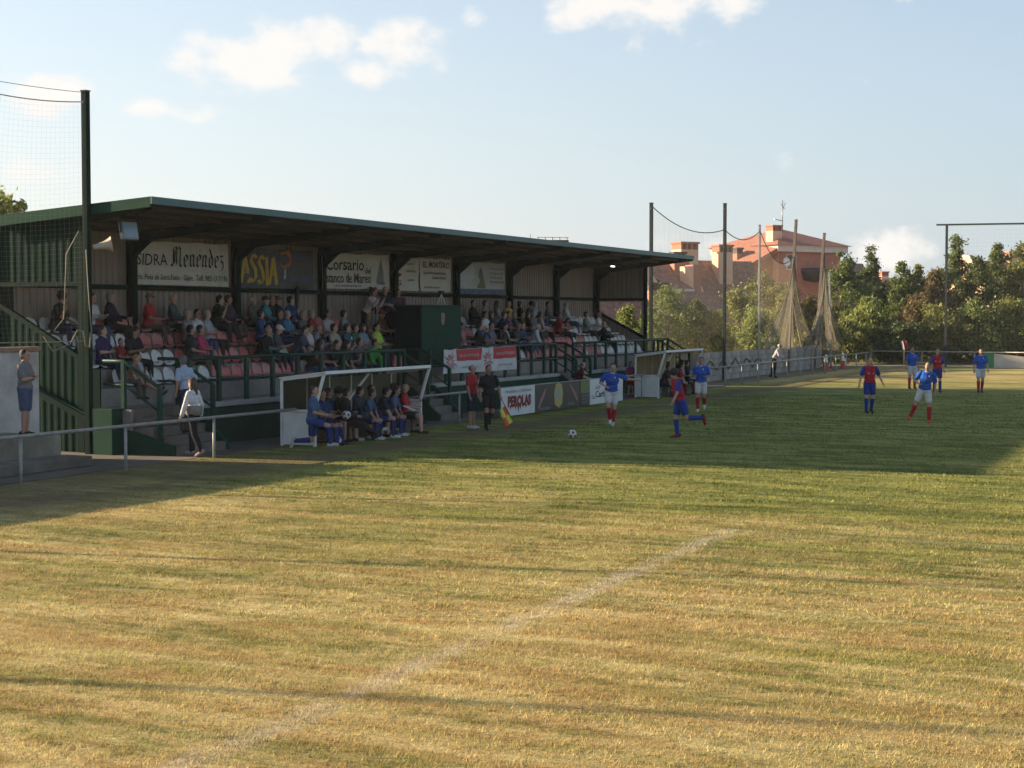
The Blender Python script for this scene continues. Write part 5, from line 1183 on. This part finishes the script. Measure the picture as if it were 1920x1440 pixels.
# ---- spectators on the tiers: column of the head, row, shirt, pose, hair, extras, description
NAVY, BLK, WHT, RED_, GRY, DGR = (.018, .026, .06), (.016, .016, .018), (.50, .48, .46), (.34, .025, .03), (.20, .20, .21), (.055, .06, .06)
JEAN, TEAL, PURP, PINK = (.045, .07, .14), (.05, .22, .25), (.028, .022, .075), (.36, .05, .10)
SPEC = [
 (112, 4, BLK, 'sit_chin', 'curly', {}, 'person in dark clothes behind the hanging net'),
 (172, 4, WHT, 'sit_phone', 'short', {'sleeve': 1}, 'person in white long sleeves beside the net pole'),
 (215, 4, (.012, .014, .025), 'sit_right', 'short', {'sleeve': 1, 'hc': GREYH}, 'grey haired person in a dark navy jacket'),
 (285, 4, (.36, .03, .035), 'sit_knees', 'cap', {'hc': (.16, .14, .12), 'girth': 1}, 'person in a red polo shirt and cap, against the wall'),
 (408, 4, BLK, 'sit_chin', 'short', {}, 'large person in black resting chin on hand'),
 (359, 3, GRY, 'sit_right', 'short', {'hc': GREYH}, 'person in a dull grey blue shirt'),
 (375, 3, WHT, 'sit_knees', 'short', {'shades': 1}, 'person in a white top and sunglasses'),
 (396, 3, (.30, .30, .31), 'sit_folded', 'thin', {'hc': GREYH}, 'balding person in a striped grey shirt'),
 (365, 2, (.03, .035, .04), 'sit_right', 'short', {}, 'person in a dark tee shirt, next to the pink shirt'),
 (384, 2, PINK, 'sit_folded', 'short', {'sleeve': 1}, 'person in a bright pink shirt'),
 (200, 2, PURP, 'sit_folded', 'short', {}, 'broad person in a purple tee shirt with folded arms'),
 (232, 2, (.22, .03, .03), 'sit_knees', 'short', {'s': .72, 'hc': BROWN}, 'small child in dull red'),
 (252, 2, BLK, 'sit_phone', 'long', {}, 'long haired person in black near the stair'),
 (246, 1, (.20, .12, .08), 'sit_lean', 'short', {'s': .8, 'hc': BLOND}, 'fair haired child leaning forward'),
 (262, 1, (.34, .34, .38), 'sit_stretch', 'short', {'s': .82, 'legcol': (.32, .03, .05), 'short': 1}, 'child in red shorts by the stair'),
 (481, 4, (.085, .085, .075), 'sit_right', 'thin', {'sleeve': 1, 'hc': WHITEH}, 'white haired person in a grey green coat'),
 (505, 4, TEAL, 'sit_right', 'cap', {'sleeve': 1, 'hc': BLK}, 'person in turquoise with a dark cap'),
 (515, 4, BLK, 'sit_knees', 'short', {'sleeve': 1, 'hc': GREYH}, 'grey haired person in black beside the turquoise jacket'),
 (527, 4, (.03, .03, .045), 'sit_right', 'cap', {'sleeve': 1, 'hc': (.05, .05, .05)}, 'person in charcoal with a flat cap'),
 (551, 4, (.03, .06, .15), 'sit_up', 'short', {'sleeve': 1}, 'person in a blue jacket under the hanging umbrella'),
 (496, 3, (.03, .07, .20), 'sit_right', 'short', {'sleeve': 1, 'stripe': 1}, 'person in a royal blue track jacket'),
 (529, 3, (.035, .03, .05), 'sit_knees', 'short', {'sleeve': 1}, 'person in dusky purple'),
 (545, 3, (.06, .16, .24), 'sit_right', 'thin', {'sleeve': 1, 'hc': GREYH, 'stripe': 1}, 'person in a light blue track jacket'),
 (493, 2, BLK, 'sit_lean', 'thin', {'sleeve': 1, 'hc': GREYH}, 'balding person in black leaning on the knees'),
 (506, 2, (.10, .24, .20), 'sit_knees', 'short', {'sleeve': 1}, 'person in pale mint green'),
 (520, 2, (.06, .06, .07), 'sit_phone', 'cap', {'hc': WHT}, 'person in dark grey with a white cap'),
 (591, 3, (.26, .03, .03), 'sit_right', 'short', {'hc': GREYH}, 'grey haired person in dark red'),
 (621, 3, (.38, .30, .30), 'sit_folded', 'short', {'sleeve': 1}, 'person in a pale pink shirt with folded arms'),
 (651, 3, (.22, .24, .26), 'sit_right', 'short', {}, 'person in pale grey, two along from the pink shirt'),
 (584, 2, (.50, .42, .38), 'sit_knees', 'long', {}, 'person in a cream vest with tied hair'),
 (595, 2, (.16, .17, .19), 'sit_phone', 'thin', {'sleeve': 1, 'hc': GREYH}, 'balding person in grey holding a phone'),
 (657, 2, (.045, .08, .14), 'sit_right', 'short', {'print': 1}, 'bearded person in a blue tee shirt with a white print'),
 (686, 2, (.17, .21, .25), 'sit_right', 'long', {'sleeve': 1}, 'dark long haired person in grey blue'),
 (697, 3, (.12, .09, .07), 'sit_right', 'long', {'hc': BLOND}, 'blond person by the empty red seats'),
 (711, 2, (.34, .52, .05), 'sit_knees', 'long', {'sleeve': 0}, 'person in a neon yellow vest'),
 (695, 1, (.05, .24, .045), 'sit_lean', 'short', {'sleeve': 1}, 'person in a bright green sweatshirt'),
 (588, 1, (.03, .022, .02), 'sit_lean', 'long', {'sleeve': 0}, 'dark haired person in a brown vest'),
 (622, 1, BLK, 'sit_lean', 'short', {}, 'person in black leaning towards the rail'),
 (640, 1, (.02, .05, .03), 'sit_lean', 'long', {}, 'person in dark green beside the black shirt'),
 (657, 1, (.03, .03, .04), 'sit_phone', 'short', {'s': .85}, 'youth in dark clothes holding a phone'),
 (891, 4, BLK, 'sit_knees', 'short', {'sleeve': 1}, 'person in black right beside the press box'),
 (915, 4, GRY, 'sit_right', 'short', {}, 'person in mid grey against the wall'),
 (937, 4, (.26, .25, .25), 'sit_right', 'long', {}, 'long haired person in pale grey against the wall'),
 (957, 4, (.50, .30, .05), 'sit_knees', 'short', {}, 'person in an orange yellow top'),
 (980, 4, BLK, 'sit_right', 'short', {'sleeve': 1}, 'person in black past the yellow top'),
 (994, 4, (.03, .03, .035), 'sit_phone', 'curly', {'sleeve': 1}, 'curly haired person in charcoal'),
 (1008, 4, (.24, .30, .38), 'sit_right', 'short', {'hc': GREYH}, 'grey haired person in a light blue shirt'),
 (914, 3, (.55, .54, .54), 'sit_knees', 'short', {}, 'person in a plain white tee shirt'),
 (926, 3, NAVY, 'sit_right', 'short', {'sleeve': 1}, 'person in navy next to the white tee shirt'),
 (942, 3, (.03, .05, .10), 'sit_chin', 'short', {'sleeve': 1}, 'person in dull blue resting a hand on the face'),
 (970, 3, (.03, .10, .11), 'sit_right', 'short', {'sleeve': 1, 'hc': GREYH}, 'person in dark teal'),
 (983, 3, (.07, .035, .02), 'sit_knees', 'short', {'sleeve': 1}, 'person in brown'),
 (995, 3, BLK, 'sit_right', 'short', {}, 'person in a black tee shirt, past the brown jacket'),
 (1005, 3, (.14, .14, .14), 'sit_folded', 'short', {'hc': GREYH}, 'person in grey with folded arms'),
 (1018, 3, (.40, .28, .29), 'sit_right', 'short', {'sleeve': 1}, 'person in pale rose stripes'),
 (897, 2, (.03, .03, .03), 'sit_chin', 'short', {'sleeve': 1}, 'person in black resting chin on hand, by the press box'),
 (911, 2, (.06, .09, .22), 'sit_right', 'cap', {'hc': WHT, 'stripe': 1}, 'person in a blue striped top and white cap'),
 (869, 2, (.34, .14, .17), 'sit_knees', 'long', {}, 'person in dusty pink half hidden by the press box'),
 (1000, 2, (.42, .42, .43), 'sit_lean', 'thin', {'sleeve': 1, 'hc': WHITEH}, 'white haired person in a pale grey coat, bent forward'),
 (1053, 3, (.32, .03, .04), 'sit_right', 'short', {}, 'person in a red tee shirt among empty white seats'),
 (1065, 3, (.24, .09, .09), 'sit_phone', 'long', {'s': .8}, 'child in dull red beside the red tee shirt'),
 (1066, 4, (.48, .46, .44), 'sit_right', 'thin', {'sleeve': 1, 'hc': GREYH}, 'person alone in a white shirt against the wall'),
 (1104, 3, (.17, .19, .17), 'sit_folded', 'short', {'sleeve': 1, 'hc': BROWN}, 'person in a sage grey top near the far end wall'),
 (1126, 3, (.55, .53, .52), 'sit_knees', 'thin', {'hc': GREYH}, 'person in a white tee shirt near the far end wall'),
 (560, 2, (.05, .06, .09), 'sit_lean', 'short', {}, 'person in slate blue leaning on the knees'),
 (572, 3, (.11, .10, .09), 'sit_knees', 'thin', {'sleeve': 1, 'hc': GREYH}, 'person in a taupe cardigan'),
 (605, 1, (.10, .03, .05), 'sit_knees', 'long', {}, 'person in a maroon top behind the railing'),
 (633, 2, (.30, .27, .20), 'sit_folded', 'short', {}, 'person in a beige shirt with folded arms'),
 (672, 2, (.05, .10, .06), 'sit_right', 'short', {}, 'person in bottle green'),
 (671, 1, (.09, .10, .12), 'sit_chin', 'short', {}, 'person in steel grey behind the railing'),
 (722, 3, (.20, .10, .05), 'sit_right', 'cap', {'hc': (.3, .05, .05)}, 'person in rust brown with a red cap'),
 (925, 2, (.14, .15, .18), 'sit_knees', 'short', {}, 'person in a blue grey tee shirt'),
 (938, 2, (.04, .03, .03), 'sit_lean', 'short', {'sleeve': 1}, 'person in a dark brown jacket leaning forward'),
 (953, 2, (.34, .33, .30), 'sit_right', 'long', {}, 'long haired person in off white'),
 (957, 3, (.22, .06, .07), 'sit_knees', 'short', {}, 'person in brick red'),
 (971, 2, (.05, .06, .05), 'sit_phone', 'thin', {'sleeve': 1, 'hc': GREYH}, 'balding person in moss grey'),
 (985, 2, (.04, .05, .12), 'sit_folded', 'short', {}, 'person in an indigo shirt with folded arms'),
 (1031, 4, (.12, .12, .14), 'sit_knees', 'short', {'sleeve': 1}, 'person in graphite by the column'),
 (435, 4, (.05, .04, .06), 'sit_right', 'short', {'sleeve': 1}, 'person in aubergine by the column'),
 (330, 4, (.08, .10, .10), 'sit_knees', 'thin', {'sleeve': 1, 'hc': WHITEH}, 'white haired person in a lead grey jacket'),
 (1137, 2, BLK, 'sit_right', 'thin', {'sleeve': 1, 'hc': GREYH}, 'person in a black suit near the far end wall')]
TROU = [(.02, .025, .05), JEAN, (.025, .024, .022), (.09, .075, .055), (.03, .03, .035)]
seated_at = []
for i, (u, row, sh, ps, hr, ex, ds) in enumerate(SPEC):
    y = ROWY[row - 1] + .26; x = XY(u, y - .1); k = rnd.random()
    out = {'hair': hr, 'legs': 'short' if ex.get('short') else 'long', 'sleeve': ex.get('sleeve', .5), 'g': 1.0 if ex.get('s') else (1.14 if i % 2 else 1.24)}
    o = person((ps, out, .024), (x, y, TREAD[row - 1] + .06), math.pi + rnd.uniform(-.05, .45), ds + ', %s row' % ROWNAME[row - 1], (sh, ex.get('legcol', TROU[i % 5]), ex.get('hc', BLACKHAIR if k < .6 else BROWN), (.1, .1, .1), (.03, .028, .026) if k < .6 else (.30, .29, .28)), 'spectators in the grandstand', ex.get('s', 1.05))
    fg = FIGS[(ps, tuple(sorted(out.items())), .024)]
    if ex.get('shades'):
        hc, H = fg['_head']; m = MB(); m.add([hc + H @ Vector(p) for p in ((-.07, .085, .02), (.07, .085, .02), (.068, .082, -.008), (.012, .1, -.005), (-.012, .1, -.005), (-.068, .082, -.008), (0, .104, .02))], [(0, 5, 4, 6), (6, 3, 2, 1), (6, 4, 3)])
        link('sunglasses', m.mesh('sunglasses'), black_rub, o)
    if ex.get('print') or ex.get('stripe'):
        c, rt, up, fw = fg['_chest']; m = MB(); w, h = (.06, .06) if ex.get('print') else (.012, .14); c = c + (fw * .02 if ex.get('print') else fw * .005 + rt * .11)
        m.add([c - rt * w - up * h, c + rt * w - up * h, c + rt * w + up * h, c - rt * w + up * h], [(0, 1, 2, 3)]); link('print', m.mesh('print'), fl_white, o)
    seated_at.append((row - 1, x, ds))
# seats are told apart by who sits on them or next to them
for o in SEATS:
    row = min(range(4), key=lambda q: abs(TREAD[q] - o.location.z)); near = sorted((abs(x - o.location.x), ds, x) for r_, x, ds in seated_at if r_ == row)
    col = o['label'].split(' plastic')[0]
    if not near: continue
    dd, ds, x = near[0]
    if dd < .26: lb = '%s seat under the %s' % (col, ds)
    elif dd < .80: lb = 'empty %s seat on the %s side of the %s' % (col, 'far' if o.location.x > x else 'near', ds)
    else: continue
    if len(lb.replace('-', ' ').split()) <= 16: o['label'] = lb
# ---- people about the press box
z3 = TREAD[2] + .002
person(key('lean_hands', hair='short', legs='long', sleeve=1), (43.55, 24.75, z3), facing(.9, .45), 'person in a pale pink shirt leaning over the press box', ((.44, .34, .34), BLK, BLACKHAIR, BLK, BLK))
person(key('stand_folded', hair='short', legs='long', sleeve=.5), (44.75, 24.72, z3), facing(.3, .9), 'person in dark blue standing behind the press box', ((.022, .028, .05), BLK, BROWN, BLK, BLK))
person(key('lean_rail', hair='short', legs='long', sleeve=.5), (45.55, 24.72, z3), facing(.2, 1), 'person in plum leaning on the press box counter', ((.10, .05, .07), BLK, BLACKHAIR, BLK, BLK))
tp = root('camera_tripod', 'small video camera on a pale tripod, on the press box', 'tripod', (46.3, 23.5, 3.4)); c = Vector((46.3, 23.5, 3.4))
for k in range(3):
    a = k * 2.1 + .4; MB().tube([c + Vector((.17 * math.cos(a), .17 * math.sin(a), 0)), c + Vector((0, 0, .36))], .012, 6).build('leg', white_paint, tp)
MB().box(46.16, 46.42, 23.45, 23.55, 3.77, 3.87).build('camera_body', black_rub, tp, bevel=.01)
MB().tube([(46.10, 23.5, 3.82), (46.16, 23.5, 3.82)], .035, 10).build('lens', black_rub, tp)
# ---- on and by the stair, near terrace
o = person(key('climb', .018, hair='short', legs='long', sleeve=.5), (29.75, 21.55, .41), R(-12), 'person in a light blue shirt climbing the stair', ((.30, .36, .46), (.018, .024, .05), (.10, .095, .09), BLK, BLK))
o = person(key('walk', .018, hair='long', legs='long', sleeve=1), tuple(P(368, 857) + Vector((0, .05, .012))), R(4), 'person in a white top and black trousers at the foot of the stair', ((.56, .53, .55), BLK, (.085, .05, .03), BLK, (.30, .22, .20)), scale=.97)
MB().lathe([(.16, .0), (.19, .04), (.20, .16), (.185, .22)], 18, (0, 0, .88)).build('knit_hem', cloth((.20, .185, .165)), None).parent = o
bag = root('handbag', 'black shoulder bag hanging by the stair rail', 'bag', (29.05, 21.0, .6))
MB().prism([(-.18 + 29.0, .55), (.16 + 29.0, .52), (.12 + 29.0, .92), (-.13 + 29.0, .94)], 'y', 20.93, 21.06).build('body', black_rub, bag, bevel=.03)
MB().tube([(28.88, 21, .92), (28.92, 21, 1.3), (29.04, 21, 1.3), (29.1, 21, .91)], .012, 6).build('strap', black_rub, bag)
person(key('stand_folded', .018, hair='short', legs='short', hem=.8, sleeve=.5, g=1.16), (25.3, 22.25, .632), facing(1, .12), 'person in a grey tee shirt and denim shorts, arms folded, by the white wall', ((.16, .15, .145), (.06, .085, .15), BLACKHAIR, BLK, (.02, .02, .02)))
# ---- first dugout
DUG = [(602, 19.75, (.014, .035, .10), 'sit_knees', 'navy training shirt with white crest', BLACKHAIR, (.012, .03, .12), 1), (633, 20.05, BLK, 'sit_knees', 'black at the back', BLACKHAIR, BLK, 0), (646, 19.72, BLK, 'sit_stretch', 'black tracksuit with a ball on the knees', BLACKHAIR, BLK, 0),
       (679, 19.75, (.05, .085, .15), 'sit_lean', 'washed blue shirt leaning on the knees', BROWN, NAVY, 1), (694, 20.05, (.02, .03, .04), 'sit_knees', 'dark grey shirt sitting back', BLACKHAIR, NAVY, 0), (706, 19.75, (.012, .022, .045), 'sit_lean', 'dark navy shirt leaning on the knees', BLACKHAIR, (.015, .03, .14), 1),
       (618, 20.08, (.03, .05, .10), 'sit_folded', 'slate shirt with folded arms', BROWN, NAVY, 0), (664, 20.08, (.05, .08, .14), 'sit_chin', 'blue shirt, chin in hand', BLACKHAIR, NAVY, 0), (741, 20.05, (.04, .06, .11), 'sit_cross', 'dull blue shirt with crossed legs', BROWN, NAVY, 0),
       (725, 19.85, (.075, .10, .17), 'sit_lean', 'faded blue shirt, looking aside', BLACKHAIR, NAVY, 1), (757, 19.75, (.38, .03, .035), 'sit_knees', 'red polo shirt holding a clipboard', GREYH, (.02, .025, .03), 0)]
for i, (u, y, sh, ps, ds, hc, leg, sk) in enumerate(DUG):
    person(key(ps, .02, hair='thin' if hc == GREYH else ('curly' if i == 1 else 'short'), legs='long' if 'tracksuit' in ds else 'short', socks=sk, sleeve=1 if 'tracksuit' in ds else .5), (XY(u, y), y, .40), math.pi + (.25 if i != 0 else .1) + .1 * (i % 3), 'substitute in the near dugout, ' + ds if 'polo' not in ds else 'coach in the near dugout, ' + ds, (sh, leg, hc, (.02, .03, .13), (.5, .5, .5) if i % 2 else (.03, .03, .03)), 'people on the near dugout bench')
person(key('kneel', .016, hair='short', legs='short', socks=1, sleeve=.5), tuple(P(585, 842)), facing(1, .12), 'substitute in blue kneeling on one knee beside the near dugout', ((.06, .10, .19), (.02, .045, .16), BROWN, (.02, .035, .15), (.45, .40, .38)))
clip = tag(link('clipboard', MB().box(-.12, .12, -.16, .16, -.006, .006).mesh('clipboard'), sign_white), 'white clipboard on the lap of the red shirted coach', 'clipboard'); clip.location = (XY(762, 19.5), 19.42, .68); clip.rotation_euler = (.4, 0, .3)
# ---- far dugout
for i, (u, y, sh, ps, ds) in enumerate(((1241, 19.75, (.025, .02, .03), 'sit_lean', 'black shirt'), (1253, 19.9, (.20, .03, .04), 'sit_knees', 'dark red shirt'), (1266, 19.75, (.28, .03, .04), 'sit_lean', 'red shirt leaning forward'), (1279, 19.95, (.42, .40, .40), 'sit_knees', 'white shirt'), (1289, 19.75, (.03, .03, .05), 'sit_right', 'navy shirt'))):
    person(key(ps, .024, hair='short', legs='short', socks=1, sleeve=.5), (XY(u, y), y, .40), math.pi + .2, 'substitute in the far dugout, ' + ds, (sh, NAVY, BLACKHAIR, (.1, .02, .02), (.05, .05, .05)), 'people on the far dugout bench')
# ---- along the rail
person(key('stand', .018, hair='thin', legs='short', hem=.85, sleeve=.5), tuple(P(885, 804)), facing(.75, .35), 'bald coach in a red shirt standing beside the black clad linesman', ((.36, .028, .035), (.02, .03, .05), (.12, .08, .06), WHT, (.5, .5, .5)))
LP = P(917, 806)
ln = person(key('flag_run', .016, hair='short', legs='short', socks=1, sleeve=.5), tuple(LP), facing(.25, 1), 'linesman in black running with a flag', (BLK, BLK, BLACKHAIR, BLK, (.03, .03, .03)))
hd = FIGS[('flag_run', tuple(sorted({'hair': 'short', 'legs': 'short', 'socks': 1, 'sleeve': .5}.items())), .016)]['_hands']['L']
rzl = facing(.25, 1); hw = Vector((LP.x, LP.y, ln.location.z)) + Matrix.Rotation(rzl, 3, 'Z') @ hd
fs = root('linesman_flag', 'orange and yellow quartered flag in the hand of the linesman', 'flag', tuple(hw)); RG3 = Vector((RGT.x, RGT.y, 0))
tipv = RG3 * .34 - Vector((0, 0, .62)); MB().tube([hw - tipv * .15, hw + tipv], .010, 6).build('stick', black_rub, fs)
or_m, ye_m = mat('flag_orange', (.75, .12, .03), .7, .1, 8), mat('flag_yellow', (.62, .68, .10), .7, .1, 8)
for a in range(2):
    for b in range(2):
        def fp(i, j, a=a, b=b):
            s, t = .35 + .33 * (a + i), .5 * (b + j)
            return hw + tipv * s + (RG3 * -.20 - Vector((0, 0, .16))) * t * (.6 + s * .4) + Vector((FWD.x, FWD.y, 0)) * .03 * math.sin(t * 6)
        MB().grid(fp, 4, 4).build('cloth_square', or_m if (a + b) % 2 == 0 else ye_m, fs)
person(key('lean_rail', .022, hair='thin', legs='long', sleeve=.5), (XY(1082, 20.75), 20.78, .012), math.pi + .35, 'person in black and red leaning on the fence above the black board', ((.10, .02, .025), (.20, .02, .03), (.10, .07, .06), BLK, BLK), scale=.86)
person(key('stand', .022, hair='long', legs='short', sleeve=.5), (XY(1183, 20.7), 20.7, .012), facing(.4, 1), 'child in red and blue standing by the far dugout', ((.20, .03, .08), (.24, .025, .03), BROWN, RED_, RED_), scale=.76)
person(key('lean_rail', .022, hair='thin', legs='long', sleeve=1), (XY(1450, 20.8), 20.75, .01), facing(.95, .5), 'white haired person in a pale shirt leaning on the fence before the block wall', ((.40, .38, .36), BLK, WHITEH, BLK, BLK))
# ---- players
BLUE, WSH, RSK = (.022, .085, .36), (.52, .50, .50), (.34, .022, .025); PRED, PBL = (.34, .016, .030), (.018, .045, .21)
def collar(o, k, c):
    nb, rt, fw, up = FIGS[(k[0], tuple(sorted(k[1].items())), k[2])]['_neck']
    link('collar', MB().tube([nb + up * (.012 - .02 * math.sin(t)) + (rt * math.cos(t) * .074 + fw * math.sin(t) * .074) for t in np.linspace(0, 2 * math.pi, 15)], .014, 6).mesh('collar'), c, o)
def player(team, pname, u, v, right, toward, label, shoes, hair='short', hc=BLACKHAIR, sc=1.0):
    k = key(pname, .016, hair=hair, legs='short', socks=1, sleeve=.5, g=1.08, slv=1 if team == 'red' else 0)
    o = person(k, tuple(P(u, v)), facing(right, toward), label, (BLUE, WSH, hc, RSK, shoes) if team == 'blue' else (PRED, PBL, hc, PBL, shoes), 'players in blue' if team == 'blue' else 'players in red', sc)
    fg = FIGS[(k[0], tuple(sorted(k[1].items())), k[2])]; c, rt, up, fw = fg['_chest']
    if team == 'blue':
        collar(o, k, fl_white); m = MB(); c2 = c + rt * -.075 + up * .07 + fw * .005; m.add([c2 - rt * .02 - up * .028, c2 + rt * .02 - up * .028, c2 + rt * .02 + up * .02, c2 - rt * .02 + up * .02], [(0, 1, 2, 3)]); link('crest', m.mesh('crest'), fl_white, o)
    else:
        vv, ff = text_shape('VACH', .03); c2 = c - up * .06 + fw * .012
        link('lettering', MB().add([c2 + rt * ((p[0] - .5) * .2) + up * ((p[1] - .5) * .055) for p in vv], ff).mesh('lettering'), fl_white, o)
    return o
W_, OR_, DK_ = (.55, .55, .55), (.5, .10, .03), (.03, .02, .02)
player('blue', 'run_reach', 1146, 799, -.15, 1, 'player in blue and white running with one arm stretched out', W_)
player('red', 'run_kick', 1276, 822, -1, .28, 'player in red and blue sprinting with one leg kicked back', (.20, .02, .02), 'curly')
player('blue', 'jog', 1314, 773, -.15, 1, 'player in blue and white jogging past the far dugout', W_)
player('red', 'walk_arms_out', 1630, 776, .1, 1, 'player in red walking with arms away from the sides', DK_)
player('blue', 'run_turn', 1733, 793, -.35, 1, 'player in blue and white leaning into a turn', OR_, hc=BROWN)
player('blue', 'stand', 1710, 729, .05, 1, 'player in blue and white standing by the corner flag', DK_)
player('red', 'stand', 1757, 736, -.1, 1, 'player in red standing behind the turning blue player', DK_)
player('blue', 'walk', 1838, 737, -.1, 1, 'player in blue and white walking in front of the sagging sheet', DK_)

# ---- footballs
def ball_mesh():
    bm = bmesh.new(); bmesh.ops.create_icosphere(bm, subdivisions=3, radius=.11); me = bpy.data.meshes.new('football')
    ico = bmesh.new(); bmesh.ops.create_icosphere(ico, subdivisions=1, radius=1); dirs = [v.co.normalized() for v in ico.verts]; ico.free()
    for f in bm.faces:
        c = f.calc_center_median().normalized(); f.smooth = True; f.material_index = 1 if max(c.dot(d) for d in dirs) > .93 else 0
    bm.to_mesh(me); bm.free(); me.materials.append(mat('ball_white', (.60, .58, .56), .4, .06, 6)); me.materials.append(mat('ball_dark', (.03, .025, .025), .4, .1)); return me
ball = ball_mesh()
for i, (p, lb) in enumerate(((P(1073, 822), 'football rolling on the grass before the running players'), (P(634, 834), 'football on the grass beside the kneeling substitute'), (P(713, 818), 'football by the outstretched feet, touching another'), (P(724, 816), 'football behind another one before the dugout'),
                             (P(748, 815), 'football at the feet of the red shirted coach'), (Vector((XY(646, 19.4), 19.36, .58)), 'football resting on the knees of the black tracksuit'))):
    o = tag(link('football', ball, None), lb, 'ball', 'footballs'); o.location = (p.x, p.y, p.z + .11); o.rotation_euler = (i * .9, i * 1.7, i * .5)
# ---- things hung on the back wall
um = root('umbrella', 'closed black umbrella hanging from the wall rail', 'umbrella', (XY(558, YB - .3), YB - .3, 3.2)); ux = XY(558, YB - .3)
MB().tube([(ux, YB - .3, 3.95), (ux - .02, YB - .3, 3.8), (ux - .06, YB - .31, 3.3), (ux - .08, YB - .31, 3.15)], [.03, .075, .05, .012], 8).build('canopy', black_rub, um)
MB().tube([(ux, YB - .3, 3.94), (ux + .01, YB - .3, 4.08), (ux + .05, YB - .3, 4.1), (ux + .06, YB - .3, 4.04)], .012, 6).build('handle', pole_dark, um)
jk = root('hanging_jacket', 'black and red jacket hung on the wall rail beside the ship banner', 'jacket', (XY(699, YB - .32), YB - .32, 3.3)); jx = XY(699, YB - .32)
MB().grid(lambda a, b: (jx - .26 + a * .26, YB - .32 - .09 * math.sin(a * 3.1) - .02 * math.sin(b * 9), 3.25 + b * .75 - .06 * a), 8, 8).build('dark_half', cloth(BLK), jk)
MB().grid(lambda a, b: (jx + a * (.12 + .12 * b), YB - .34 - .09 * math.sin(a * 3.1 + .6) - .02 * math.sin(b * 9 + 1), 3.15 + b * .85 - .05 * a), 8, 8).build('red_half', cloth((.30, .02, .04)), jk)
bib = tag(MB().grid(lambda a, b: (P(612, 832).x + a * .35, P(612, 832).y + b * .3, .03 + .04 * math.sin(a * 7) * math.sin(b * 5 + 1)), 10, 8).build('training_bib', cloth((.28, .02, .02))), 'crumpled red training bib on the grass by the kneeling substitute', 'bib')
for _o in bpy.data.objects:
    if "_f" in _o: del _o["_f"]
    if '_o' in _o: del _o['_o']
